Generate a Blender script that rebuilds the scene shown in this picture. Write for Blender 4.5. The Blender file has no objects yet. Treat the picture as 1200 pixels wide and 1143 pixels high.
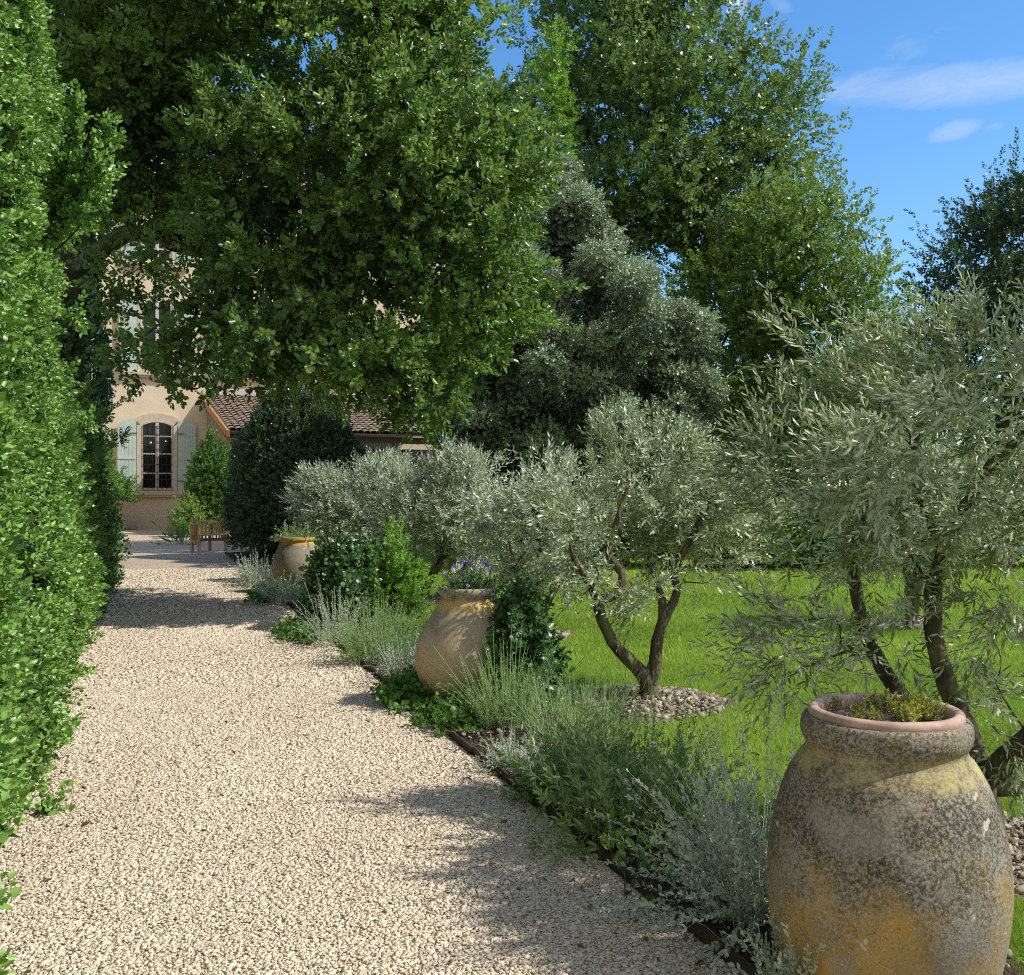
import bpy, math
import numpy as np
from mathutils import Vector, noise as mnoise
rng = np.random.default_rng(11)
R = math.radians
col = bpy.context.scene.collection
FP, EYE = 1200.0, 1.6

def at(px, py, d):
    return np.array([(px - 600) / FP * d, d, EYE - (py - 571.5) / FP * d])
def edge_r(d): return 1.965 - .36 * d      # right edge of the gravel path
def edge_l(d): return -.65 - .36 * d       # left edge of the gravel path

# ------------------------------------------------------------------ object helpers
def tag(o, label=None, cat=None, group=None, kind=None):
    if label: o['label'] = label
    if cat: o['category'] = cat
    if group: o['group'] = group
    if kind: o['kind'] = kind
    return o
def empty(name, loc, label, cat, group=None, rz=0):
    o = bpy.data.objects.new(name, None); col.objects.link(o)
    o.location = [float(v) for v in loc]; o.rotation_euler = (0, 0, rz)
    o.empty_display_size = .2
    return tag(o, label, cat, group)
def link(name, me, parent=None, local=False):
    o = bpy.data.objects.new(name, me); col.objects.link(o)
    if parent is not None: o.parent = parent
    return o
def np_mesh(name, V, F, mat, parent=None, tint=None, smooth=False, origin=None, local=False):
    """V (n,3), F (m,k) all faces with k corners."""
    V = np.asarray(V, dtype=np.float64)
    if parent is not None and not local:
        V = V - np.array(parent.location)
    if origin is not None: V = V - np.array(origin)
    me = bpy.data.meshes.new(name)
    n, (m, k) = len(V), F.shape
    me.vertices.add(n); me.vertices.foreach_set('co', V.astype(np.float32).ravel())
    me.loops.add(m * k); me.loops.foreach_set('vertex_index', F.astype(np.int32).ravel())
    me.polygons.add(m); me.polygons.foreach_set('loop_start', np.arange(0, m * k, k, dtype=np.int32))
    if smooth: me.polygons.foreach_set('use_smooth', np.ones(m, dtype=bool))
    me.update(calc_edges=True)
    if tint is not None:
        a = me.attributes.new('tint', 'FLOAT', 'POINT'); a.data.foreach_set('value', np.asarray(tint, dtype=np.float32))
    me.materials.append(mat)
    o = link(name, me, parent)
    if origin is not None: o.location = [float(v) for v in origin]
    return o
def py_mesh(name, V, F, mat, parent=None, smooth=False):
    me = bpy.data.meshes.new(name); me.from_pydata([tuple(map(float, v)) for v in V], [], F); me.update()
    if smooth:
        for p in me.polygons: p.use_smooth = True
    me.materials.append(mat)
    return link(name, me, parent)
class MB:
    def __init__(s): s.V = []; s.F = []
    def box(s, c, d, rz=0.0, M=None):
        x, y, z = [v / 2 for v in d]; b = len(s.V); cr, sr = math.cos(rz), math.sin(rz)
        for i in (-1, 1):
            for j in (-1, 1):
                for k in (-1, 1):
                    p = (i * x, j * y, k * z)
                    if M is not None: p = tuple(M @ Vector(p))
                    s.V.append((c[0] + p[0] * cr - p[1] * sr, c[1] + p[0] * sr + p[1] * cr, c[2] + p[2]))
        for f in ((0, 1, 3, 2), (4, 6, 7, 5), (0, 4, 5, 1), (2, 3, 7, 6), (0, 2, 6, 4), (1, 5, 7, 3)):
            s.F.append(tuple(b + i for i in f))
        return s
    def bar(s, a, b, w, h):
        a, b = Vector(a), Vector(b); d = b - a
        q = d.to_track_quat('X', 'Z').to_matrix()
        return s.box(tuple((a + b) / 2), (d.length, w, h), M=q)
    def prism(s, pts, y0, y1):
        """pts in xz, extruded along y"""
        b = len(s.V); n = len(pts)
        for y in (y0, y1):
            for p in pts: s.V.append((p[0], y, p[1]))
        s.F.append(tuple(b + i for i in range(n))); s.F.append(tuple(b + n + i for i in reversed(range(n))))
        for i in range(n):
            j = (i + 1) % n; s.F.append((b + i, b + n + i, b + n + j, b + j))
        return s
    def build(s, name, mat, parent=None, bevel=0):
        o = py_mesh(name, s.V, s.F, mat, parent)
        if bevel:
            m = o.modifiers.new('bevel', 'BEVEL'); m.width = bevel; m.segments = 2; m.limit_method = 'ANGLE'
        return o

# ------------------------------------------------------------------ materials
def newmat(name):
    m = bpy.data.materials.new(name); m.use_nodes = True
    nt = m.node_tree; nt.nodes.clear()
    return m, nt
def N(nt, t, **kw):
    n = nt.nodes.new(t)
    for k, v in kw.items():
        if k.startswith('i_'): n.inputs[k[2:].replace('_', ' ')].default_value = v
        else: setattr(n, k, v)
    return n
def L(nt, a, b): nt.links.new(a, b)
def mixc(nt, fac, a, b, blend='MIX'):
    n = nt.nodes.new('ShaderNodeMix'); n.data_type = 'RGBA'; n.blend_type = blend
    for sock, v in ((n.inputs[0], fac), (n.inputs[6], a), (n.inputs[7], b)):
        if hasattr(v, 'is_linked') or hasattr(v, 'links'): nt.links.new(v, sock)
        elif isinstance(v, (int, float)): sock.default_value = v
        else: sock.default_value = (*v, 1)
    return n.outputs[2]
def ramp(nt, fac, stops):
    n = nt.nodes.new('ShaderNodeValToRGB'); e = n.color_ramp.elements
    while len(e) < len(stops): e.new(.5)
    for el, (p, c) in zip(e, stops):
        el.position = p; el.color = (c, c, c, 1) if isinstance(c, (int, float)) else (*c, 1)
    nt.links.new(fac, n.inputs[0]); return n.outputs[0]
def tex(nt, kind, scale, vec=None, **kw):
    n = nt.nodes.new({'n': 'ShaderNodeTexNoise', 'v': 'ShaderNodeTexVoronoi', 'w': 'ShaderNodeTexWave'}[kind])
    n.inputs['Scale'].default_value = scale
    for k, v in kw.items():
        if k in n.inputs: n.inputs[k].default_value = v
        else: setattr(n, k, v)
    if vec is not None: nt.links.new(vec, n.inputs['Vector'])
    return n
def math_(nt, op, a, b=None, c=None, clamp=False):
    n = nt.nodes.new('ShaderNodeMath'); n.operation = op; n.use_clamp = clamp
    for i, v in enumerate((a, b, c)):
        if v is None: continue
        if isinstance(v, (int, float)): n.inputs[i].default_value = v
        else: nt.links.new(v, n.inputs[i])
    return n.outputs[0]
def finish(nt, colr, rough=.8, spec=.3, bump=None, bstr=.5, bdist=.02, metal=0):
    p = nt.nodes.new('ShaderNodeBsdfPrincipled'); o = nt.nodes.new('ShaderNodeOutputMaterial')
    if isinstance(colr, tuple): p.inputs['Base Color'].default_value = (*colr, 1)
    else: nt.links.new(colr, p.inputs['Base Color'])
    if isinstance(rough, (int, float)): p.inputs['Roughness'].default_value = rough
    else: nt.links.new(rough, p.inputs['Roughness'])
    p.inputs['Specular IOR Level'].default_value = spec; p.inputs['Metallic'].default_value = metal
    if bump is not None:
        b = nt.nodes.new('ShaderNodeBump'); b.inputs['Strength'].default_value = bstr; b.inputs['Distance'].default_value = bdist
        nt.links.new(bump, b.inputs['Height']); nt.links.new(b.outputs[0], p.inputs['Normal'])
    nt.links.new(p.outputs[0], o.inputs[0]); return p
def obj_coord(nt): return nt.nodes.new('ShaderNodeTexCoord').outputs['Object']

def leaf_mat(name, dark, light, back=None, trans=(.2, .3, .05), tf=.3, rough=.45, spec=.4, twig=(.09, .07, .05), third=None):
    m, nt = newmat(name)
    a = N(nt, 'ShaderNodeAttribute', attribute_name='tint')
    t = a.outputs['Fac']
    c = ramp(nt, t, [(0, dark), (1, light)] if third is None else [(0, dark), (.72, light), (1, third)])
    if back is not None:
        g = nt.nodes.new('ShaderNodeNewGeometry'); c = mixc(nt, g.outputs['Backfacing'], c, back)
    istwig = math_(nt, 'LESS_THAN', t, -.5)
    c = mixc(nt, istwig, c, twig)
    p = nt.nodes.new('ShaderNodeBsdfPrincipled'); L(nt, c, p.inputs['Base Color'])
    p.inputs['Roughness'].default_value = rough; p.inputs['Specular IOR Level'].default_value = spec
    tr = nt.nodes.new('ShaderNodeBsdfTranslucent')
    tc = mixc(nt, .5, c, trans); L(nt, tc, tr.inputs[0])
    mx = nt.nodes.new('ShaderNodeMixShader')
    L(nt, math_(nt, 'MULTIPLY', math_(nt, 'SUBTRACT', 1.0, istwig), tf), mx.inputs[0])
    L(nt, p.outputs[0], mx.inputs[1]); L(nt, tr.outputs[0], mx.inputs[2])
    o = nt.nodes.new('ShaderNodeOutputMaterial'); L(nt, mx.outputs[0], o.inputs[0])
    return m

M = {}
M['hedge_leaf'] = leaf_mat('hedge_leaf', (.028, .088, .018), (.250, .430, .088), trans=(.36, .58, .08), tf=.24, rough=.36, spec=.5)
M['oak_leaf'] = leaf_mat('oak_leaf', (.024, .062, .016), (.210, .350, .090), trans=(.44, .64, .07), tf=.34, rough=.36, spec=.55)
M['tall_leaf'] = leaf_mat('tall_leaf', (.026, .066, .020), (.220, .350, .100), trans=(.42, .58, .08), tf=.28, rough=.40, spec=.5)
M['lime_leaf'] = leaf_mat('lime_leaf', (.036, .088, .022), (.245, .375, .085), trans=(.48, .66, .08), tf=.32, rough=.40, spec=.5)
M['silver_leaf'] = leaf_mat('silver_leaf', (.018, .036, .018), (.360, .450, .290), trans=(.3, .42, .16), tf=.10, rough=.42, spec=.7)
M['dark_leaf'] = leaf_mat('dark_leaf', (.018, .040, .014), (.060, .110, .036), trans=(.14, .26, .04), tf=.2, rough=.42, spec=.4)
M['bush_leaf'] = leaf_mat('bush_leaf', (.026, .058, .020), (.120, .190, .085), trans=(.15, .28, .04), tf=.15, rough=.34, spec=.6)
M['ivy_leaf'] = leaf_mat('ivy_leaf', (.020, .062, .018), (.110, .220, .065), trans=(.18, .34, .04), tf=.18, rough=.36, spec=.55)
M['olive_leaf'] = leaf_mat('olive_leaf', (.095, .150, .050), (.360, .450, .175), back=(.60, .66, .49), trans=(.44, .56, .18), tf=.26, rough=.32, spec=.65, twig=(.26, .21, .13))
M['olive_leaf_far'] = leaf_mat('olive_leaf_far', (.130, .190, .090), (.430, .510, .310), back=(.62, .67, .54), trans=(.46, .55, .26), tf=.24, rough=.38, spec=.55, twig=(.24, .20, .13))
M['shrub_leaf'] = leaf_mat('shrub_leaf', (.065, .155, .024), (.230, .430, .060), trans=(.4, .62, .06), tf=.35)
M['lavender_leaf'] = leaf_mat('lavender_leaf', (.110, .230, .055), (.330, .480, .170), trans=(.40, .60, .14), tf=.3, rough=.6, twig=(.36, .46, .24))
M['silverbush_leaf'] = leaf_mat('silverbush_leaf', (.26, .33, .22), (.64, .70, .57), trans=(.45, .54, .36), tf=.25, rough=.6, twig=(.50, .54, .42))
M['sage_leaf'] = leaf_mat('sage_leaf', (.110, .205, .055), (.360, .500, .190), trans=(.40, .58, .13), tf=.32, rough=.45, twig=(.32, .37, .18))
M['ground_leaf'] = leaf_mat('ground_leaf', (.040, .105, .020), (.140, .280, .050), trans=(.28, .5, .05), tf=.3)
M['sedum_leaf'] = leaf_mat('sedum_leaf', (.17, .20, .05), (.58, .60, .10), trans=(.5, .5, .07), tf=.25, twig=(.28, .2, .14))
M['grass_blade'] = leaf_mat('grass_blade', (.105, .205, .026), (.400, .580, .080), trans=(.54, .70, .10), tf=.36, rough=.45, spec=.3, third=(.62, .62, .18))
M['dry_leaf'] = leaf_mat('dry_leaf', (.22, .18, .11), (.42, .35, .24), tf=.1, rough=.8)

M['litter_leaf'] = leaf_mat('litter_leaf', (.10, .06, .03), (.20, .22, .06), tf=.1, rough=.7)
def flower_mat(name, c):
    m, nt = newmat(name); n = tex(nt, 'n', 60, obj_coord(nt))
    finish(nt, mixc(nt, n.outputs[0], tuple(v * .75 for v in c), c), .6, .2); return m
M['white_petal'] = flower_mat('white_petal', (.85, .85, .80)); M['violet_petal'] = flower_mat('violet_petal', (.36, .33, .72))

def bark(name, a, b, sc=14):
    m, nt = newmat(name); co = obj_coord(nt)
    mp = N(nt, 'ShaderNodeMapping'); mp.inputs['Scale'].default_value = (1, 1, .3); L(nt, co, mp.inputs[0])
    n = tex(nt, 'n', sc, mp.outputs[0], Detail=8.0, Roughness=.65)
    n2 = tex(nt, 'v', sc * 3, mp.outputs[0])
    lich = tex(nt, 'n', 5, co, Detail=6.0)
    c = mixc(nt, ramp(nt, n.outputs[0], [(.35, 0), (.65, 1)]), a, b)
    c = mixc(nt, ramp(nt, lich.outputs[0], [(.55, 0), (.62, .6)]), c, tuple(v * 1.1 + .02 for v in (b[0], b[1] * 1.15, b[2] * .8)))
    h = math_(nt, 'ADD', n.outputs[0], math_(nt, 'MULTIPLY', n2.outputs[0], .5))
    finish(nt, c, .9, .15, h, .9, .03); return m
M['olive_bark'] = bark('olive_bark', (.05, .042, .03), (.17, .145, .09))
M['oak_bark'] = bark('oak_bark', (.03, .026, .02), (.11, .10, .075), 8)

# gravel
def gravel(name, cells=95):
    m, nt = newmat(name); co = obj_coord(nt)
    v = tex(nt, 'v', cells, co, Randomness=1.0)
    v2 = tex(nt, 'v', cells * .55, co, Randomness=1.0)
    big = tex(nt, 'n', .8, co, Detail=4.0)
    c = ramp(nt, N_sep(nt, v.outputs['Color']), [(0, (.38, .29, .20)), (.35, (.61, .49, .35)), (.75, (.76, .63, .47)), (1, (.88, .77, .62))])
    c = mixc(nt, math_(nt, 'MULTIPLY', ramp(nt, big.outputs[0], [(.35, 0), (.7, 1)]), .35), c, (.47, .40, .315))
    gap = ramp(nt, v.outputs['Distance'], [(.45, 0), (.85, .75)])
    c = mixc(nt, gap, c, (.38, .29, .20))
    h = math_(nt, 'SUBTRACT', math_(nt, 'MULTIPLY', N_sep(nt, v2.outputs['Color']), .5), v.outputs['Distance'])
    finish(nt, c, .9, .15, h, 1.0, .012); return m
def N_sep(nt, c):
    s = nt.nodes.new('ShaderNodeSeparateColor'); nt.links.new(c, s.inputs[0]); return s.outputs[0]
M['gravel'] = gravel('gravel', 120)
m, nt = newmat('pebble'); a = N(nt, 'ShaderNodeAttribute', attribute_name='tint')
cc = ramp(nt, a.outputs['Fac'], [(0, (.48, .385, .27)), (.3, (.66, .555, .415)), (.7, (.80, .69, .53)), (1, (.92, .83, .69))])
nn = tex(nt, 'n', 160, obj_coord(nt), Detail=3.0)
finish(nt, mixc(nt, math_(nt, 'MULTIPLY', nn.outputs[0], .5), cc, (.42, .35, .27)), .85, .2); M['pebble'] = m
m, nt = newmat('rubble'); a = N(nt, 'ShaderNodeAttribute', attribute_name='tint')
cc = ramp(nt, a.outputs['Fac'], [(0, (.20, .155, .11)), (.5, (.38, .33, .26)), (1, (.60, .55, .47))])
nn = tex(nt, 'n', 70, obj_coord(nt), Detail=5.0)
finish(nt, mixc(nt, math_(nt, 'MULTIPLY', nn.outputs[0], .6), cc, (.27, .22, .16)), .9, .15, nn.outputs[0], .5, .01); M['rubble'] = m
# soil
m, nt = newmat('soil'); co = obj_coord(nt); n = tex(nt, 'n', 30, co, Detail=10.0, Roughness=.7); v = tex(nt, 'v', 60, co)
finish(nt, mixc(nt, n.outputs[0], mixc(nt, N_sep(nt, v.outputs['Color']), (.055, .038, .025), (.14, .105, .075)), (.10, .075, .05)), .95, .1, math_(nt, 'ADD', n.outputs[0], v.outputs[0]), 1, .03); M['soil'] = m
m, nt = newmat('mound_earth'); co = obj_coord(nt); n = tex(nt, 'n', 18, co, Detail=10.0, Roughness=.7); v = tex(nt, 'v', 45, co)
finish(nt, mixc(nt, n.outputs[0], mixc(nt, N_sep(nt, v.outputs['Color']), (.17, .125, .085), (.38, .31, .235)), (.24, .185, .13)), .95, .1, math_(nt, 'ADD', n.outputs[0], v.outputs[0]), 1, .03); M['mound_earth'] = m
# lawn
def lawn_mat(name, a, b, c3):
    m, nt = newmat(name); co = obj_coord(nt)
    n = tex(nt, 'n', 60, co, Detail=8.0, Roughness=.75); big = tex(nt, 'n', .55, co, Detail=5.0); mid = tex(nt, 'n', 5, co, Detail=5.0)
    c = mixc(nt, ramp(nt, n.outputs[0], [(.3, 0), (.7, 1)]), a, b)
    c = mixc(nt, math_(nt, 'MULTIPLY', ramp(nt, big.outputs[0], [(.35, 0), (.65, 1)]), .5), c, c3)
    c = mixc(nt, math_(nt, 'MULTIPLY', ramp(nt, mid.outputs[0], [(.5, 0), (.75, 1)]), .4), c, c3)
    finish(nt, c, .9, .1, n.outputs[0], .9, .04); return m
M['lawn'] = lawn_mat('lawn', (.12, .20, .018), (.30, .42, .045), (.34, .43, .06))
M['field'] = lawn_mat('field', (.04, .08, .015), (.09, .15, .03), (.10, .14, .04))
# metal edging
m, nt = newmat('edging_metal'); n = tex(nt, 'n', 9, obj_coord(nt), Detail=8.0)
finish(nt, mixc(nt, n.outputs[0], (.035, .026, .02), (.11, .075, .052)), .75, .3, n.outputs[0], .4, .01, .2); M['edging'] = m
# render / plaster of the house
m, nt = newmat('plaster'); co = obj_coord(nt)
n = tex(nt, 'n', .7, co, Detail=9.0, Roughness=.65); n2 = tex(nt, 'n', 25, co, Detail=5.0)
sp = nt.nodes.new('ShaderNodeSeparateXYZ'); L(nt, co, sp.inputs[0])
c = mixc(nt, ramp(nt, n.outputs[0], [(.3, 0), (.7, 1)]), (.62, .50, .36), (.78, .65, .49))
low = ramp(nt, math_(nt, 'ADD', math_(nt, 'MULTIPLY', sp.outputs[2], .4), math_(nt, 'MULTIPLY', n.outputs[0], .5)), [(.2, 1), (.85, 0)])
c = mixc(nt, math_(nt, 'MULTIPLY', low, .8), c, (.52, .465, .39))
finish(nt, c, .92, .1, n2.outputs[0], .3, .02); M['plaster'] = m
def simple(name, a, b, sc=8, rough=.8, spec=.3, bstr=.3, bd=.01, metal=0, stretch=None):
    m, nt = newmat(name); co = obj_coord(nt)
    if stretch:
        mp = N(nt, 'ShaderNodeMapping'); mp.inputs['Scale'].default_value = stretch; L(nt, co, mp.inputs[0]); co = mp.outputs[0]
    n = tex(nt, 'n', sc, co, Detail=8.0, Roughness=.6)
    finish(nt, mixc(nt, ramp(nt, n.outputs[0], [(.3, 0), (.7, 1)]), a, b), rough, spec, n.outputs[0], bstr, bd, metal); return m
M['stone'] = simple('stone', (.50, .41, .30), (.66, .56, .42), 6)
M['step_stone'] = simple('step_stone', (.25, .20, .15), (.38, .32, .25), 6)
M['shutter'] = simple('shutter', (.40, .50, .46), (.52, .61, .56), 3, .6)
M['white_frame'] = simple('white_frame', (.48, .45, .40), (.62, .58, .52), 10, .6)
M['iron'] = simple('iron', (.02, .02, .02), (.05, .04, .035), 20, .5, .5, metal=.4)
M['orange_wood'] = simple('orange_wood', (.36, .17, .07), (.52, .27, .11), 12, .7, stretch=(1, 1, .2))
M['grey_wood'] = simple('grey_wood', (.24, .20, .16), (.40, .35, .28), 12, .8)
M['dark_wood'] = simple('dark_wood', (.05, .035, .025), (.11, .08, .055), 12, .8)
M['teak'] = simple('teak', (.32, .19, .10), (.50, .32, .17), 14, .7, stretch=(1, 1, .3))
M['roof_tile'] = simple('roof_tile', (.17, .125, .10), (.40, .315, .25), 3.5, .9, .1, .5)
M['zinc'] = simple('zinc', (.40, .38, .36), (.6, .57, .54), 5, .6)
M['porch_shade'] = simple('porch_shade', (.012, .011, .010), (.03, .025, .02), 2, .9)
M['pot_clay'] = simple('pot_clay', (.30, .13, .07), (.45, .22, .13), 9, .8)
M['pink_clay'] = simple('pink_clay', (.30, .20, .155), (.60, .42, .335), 16, .75, .3, .5, .004)
M['hose'] = simple('hose', (.012, .012, .012), (.03, .03, .03), 9, .5)
m, nt = newmat('window_glass'); p = finish(nt, (.012, .013, .014), .06, .5); M['glass'] = m
M['lamp_glow'] = simple('lamp_glow', (.8, .7, .4), (.9, .8, .5), 4); 
nt = M['lamp_glow'].node_tree
for n_ in nt.nodes:
    if n_.type == 'BSDF_PRINCIPLED':
        n_.inputs['Emission Color'].default_value = (1, .78, .42, 1); n_.inputs['Emission Strength'].default_value = 1.5

# weathered jars
def jar_mat(name, base, warm, grey, dark, yellow, greyhi, z_grey, rimy, glaze=0.0, H=.9, band=0.0):
    m, nt = newmat(name); co = obj_coord(nt)
    sp = nt.nodes.new('ShaderNodeSeparateXYZ'); L(nt, co, sp.inputs[0]); z = sp.outputs[2]
    big = tex(nt, 'n', 3.2, co, Detail=9.0, Roughness=.62); mid = tex(nt, 'n', 9, co, Detail=10.0, Roughness=.7)
    fine = tex(nt, 'n', 90, co, Detail=6.0, Roughness=.7); spk = tex(nt, 'n', 170, co, Detail=2.0)
    st = N(nt, 'ShaderNodeMapping'); st.inputs['Scale'].default_value = (7, 7, 1.1); L(nt, co, st.inputs[0])
    streak = tex(nt, 'n', 1.0, st.outputs[0], Detail=8.0, Roughness=.65)
    c = mixc(nt, ramp(nt, mid.outputs[0], [(.35, 0), (.68, 1)]), base, warm)
    # warm ochre low down
    zl = math_(nt, 'ADD', z, math_(nt, 'MULTIPLY', math_(nt, 'SUBTRACT', big.outputs[0], .5), 1.1))
    # grey lichen band in the upper body
    g = ramp(nt, math_(nt, 'ADD', zl, math_(nt, 'MULTIPLY', math_(nt, 'SUBTRACT', streak.outputs[0], .5), .5)), [(z_grey - .14, 0), (z_grey + .12, 1)])
    gc = mixc(nt, ramp(nt, math_(nt, 'ADD', math_(nt, 'MULTIPLY', fine.outputs[0], .6), math_(nt, 'MULTIPLY', mid.outputs[0], .4)), [(.44, 0), (.60, 1)]), dark, grey)
    g2 = math_(nt, 'MULTIPLY', g, ramp(nt, mid.outputs[0], [(.30, .55), (.6, 1)]), clamp=True)
    c = mixc(nt, g2, c, gc)
    if band:
        bd_ = ramp(nt, zl, [(.36, 0), (.55, 1), (.64, 1), (.74, .1)]); sm = tex(nt, 'n', 6, co, Detail=8.0, Roughness=.7)
        spot = ramp(nt, math_(nt, 'ADD', math_(nt, 'MULTIPLY', sm.outputs[0], .55), math_(nt, 'MULTIPLY', fine.outputs[0], .45)), [(.46, 1), (.56, .15)])
        c = mixc(nt, math_(nt, 'MULTIPLY', math_(nt, 'MULTIPLY', bd_, spot), band), c, dark)
        c = mixc(nt, math_(nt, 'MULTIPLY', ramp(nt, big.outputs[0], [(.52, 0), (.60, 1)]), .45), c, grey)
    # grey film of speckle over all
    c = mixc(nt, math_(nt, 'MULTIPLY', ramp(nt, fine.outputs[0], [(.46, 0), (.6, 1)]), greyhi), c, grey)
    c = mixc(nt, math_(nt, 'MULTIPLY', ramp(nt, spk.outputs[0], [(.60, 0), (.66, 1)]), .6), c, (.50, .46, .38))
    c = mixc(nt, math_(nt, 'MULTIPLY', ramp(nt, spk.outputs[0], [(.30, 1), (.38, 0)]), .6), c, dark)
    # yellow lichen / glaze near the neck
    ny = math_(nt, 'ADD', z, math_(nt, 'MULTIPLY', math_(nt, 'SUBTRACT', mid.outputs[0], .5), .16))
    yb = ramp(nt, ny, [(rimy - .05, 0), (rimy - .02, 1), (rimy + .03, 1), (rimy + .06, 0)])
    c = mixc(nt, math_(nt, 'MULTIPLY', yb, math_(nt, 'ADD', ramp(nt, mid.outputs[0], [(.44, .12), (.60, .9)]), glaze, clamp=True)), c, yellow)
    # pale scabs
    sc = tex(nt, 'n', 14, co, Detail=3.0)
    c = mixc(nt, ramp(nt, sc.outputs[0], [(.69, 0), (.71, .8)]), c, (.58, .52, .44))
    # cracks
    cr = tex(nt, 'v', 3.1, mixvec(nt, co, mid.outputs['Color'], .06)); cr.feature = 'DISTANCE_TO_EDGE'
    crk = ramp(nt, cr.outputs['Distance'], [(.0, 1), (.006, 0)])
    c = mixc(nt, math_(nt, 'MULTIPLY', crk, .16), c, (.10, .07, .05))
    h = math_(nt, 'ADD', math_(nt, 'MULTIPLY', mid.outputs[0], .8), math_(nt, 'MULTIPLY', fine.outputs[0], .45))
    h = math_(nt, 'SUBTRACT', h, math_(nt, 'MULTIPLY', crk, .08))
    finish(nt, c, .9, .2, h, .6, .010); return m
def mixvec(nt, a, b, f):
    n = nt.nodes.new('ShaderNodeMix'); n.data_type = 'VECTOR'; n.inputs[0].default_value = f
    nt.links.new(a, n.inputs[4]); nt.links.new(b, n.inputs[5]); return n.outputs[1]
M['jar_a'] = jar_mat('jar_a', (.38, .255, .075), (.52, .310, .035), (.34, .32, .27), (.050, .045, .036), (.48, .40, .16), .50, .33, .752, band=.80)
M['jar_b'] = jar_mat('jar_b', (.52, .42, .29), (.60, .45, .29), (.42, .38, .30), (.24, .20, .15), (.64, .46, .17), .30, .62, .735, .55)
M['jar_c'] = jar_mat('jar_c', (.40, .31, .20), (.46, .35, .22), (.36, .32, .26), (.17, .145, .11), (.66, .40, .06), .35, .40, .78, .9)

# ------------------------------------------------------------------ foliage machinery
def unit(v): return v / np.maximum(np.linalg.norm(v, axis=-1, keepdims=True), 1e-9)
def leaf_geo(Lh, W, full=True, fold=.25, lobed=False):
    if full:
        V = np.array([[0, 0, 0], [-W * .5, Lh * .35, W * fold], [-W * .42, Lh * .72, W * fold * .8], [0, Lh, -Lh * .06],
                      [W * .42, Lh * .72, W * fold * .8], [W * .5, Lh * .35, W * fold]])
        F = np.array([[0, 3, 2, 1], [0, 5, 4, 3]])
    else:
        V = np.array([[0, 0, 0], [W * .5, Lh * .5, W * fold * .6], [0, Lh, -Lh * .05], [-W * .5, Lh * .5, W * fold * .6]])
        F = np.array([[0, 1, 2, 3]])
    return V, F
def sprig(n, length, Lh, W, a0=65, a1=25, full=True, fold=.25, stem=0.0, opp=False, jit=.35, curve=0.0, t0=.1):
    """A twig growing along +Z with n leaves; returns V, F, tint."""
    VV, FF, TT = [], [], []; b = 0
    lv, lf = leaf_geo(Lh, W, full, fold)
    for i in range(n):
        k = i // 2 if opp else i
        t = t0 + (1 - t0) * (k / max(1, (n // 2 if opp else n) - 1))
        ph = (k * 1.5708 + (i % 2) * math.pi) if opp else i * 2.39996
        ph += rng.normal(0, .25)
        a = R(a0 + (a1 - a0) * t) + rng.normal(0, .2)
        d = np.array([math.sin(a) * math.cos(ph), math.sin(a) * math.sin(ph), math.cos(a)])
        s = np.array([-math.sin(ph), math.cos(ph), 0.]) + rng.normal(0, jit, 3) * .6
        s -= d * s.dot(d); s /= np.linalg.norm(s); nrm = np.cross(s, d)
        sc = rng.uniform(.75, 1.15) * (1 - .25 * t)
        v = (lv[:, :1] * s + lv[:, 1:2] * d + lv[:, 2:] * nrm) * sc
        v = v + np.array([curve * t * t * length, 0, t * length])
        VV.append(v); FF.append(lf + b); b += len(v); TT.append(np.full(len(v), rng.uniform(-.22, .22) + .15 * t))
    if stem > 0:
        q = 4
        for j in range(q):
            pass
        ring = np.array([[math.cos(x), math.sin(x), 0] for x in (0, 2.094, 4.189)]) * stem
        zs = np.linspace(0, 1, q); sv = np.concatenate([ring * (1 - .6 * z) + np.array([curve * z * z * length, 0, z * length]) for z in zs])
        sf = []
        for j in range(q - 1):
            for k in range(3): sf.append([j * 3 + k, j * 3 + (k + 1) % 3, (j + 1) * 3 + (k + 1) % 3, (j + 1) * 3 + k])
        VV.append(sv); FF.append(np.array(sf) + b); TT.append(np.full(len(sv), -9.0))
    return np.concatenate(VV), np.concatenate(FF), np.concatenate(TT)
def frames(D):
    D = unit(D); n = len(D)
    r = rng.normal(size=(n, 3)); X = unit(np.cross(r, D)); Y = np.cross(D, X)
    return np.stack([X, Y, D], axis=2)        # columns
def scatter(temps, P, D, S, tint):
    n = len(P); Rm = frames(D); which = rng.integers(0, len(temps), n)
    Vs, Fs, Ts = [], [], []; b = 0
    for k, (v, f, t) in enumerate(temps):
        idx = np.nonzero(which == k)[0]
        if not len(idx): continue
        W = np.einsum('nij,vj->nvi', Rm[idx], v) * S[idx, None, None] + P[idx, None, :]
        T = np.where(t[None, :] < -5, -1.0, np.clip(t[None, :] + tint[idx, None], 0, 1))
        Vs.append(W.reshape(-1, 3)); Ts.append(T.ravel())
        Fs.append((f[None] + (np.arange(len(idx)) * len(v))[:, None, None] + b).reshape(-1, f.shape[1])); b += len(idx) * len(v)
    return np.concatenate(Vs), np.concatenate(Fs), np.concatenate(Ts)
def lobe_px(px, py, rx, ry, d, rd):
    c = at(px, py, d); return (c, np.array([rx / FP * d, rd, ry / FP * d]))
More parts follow.
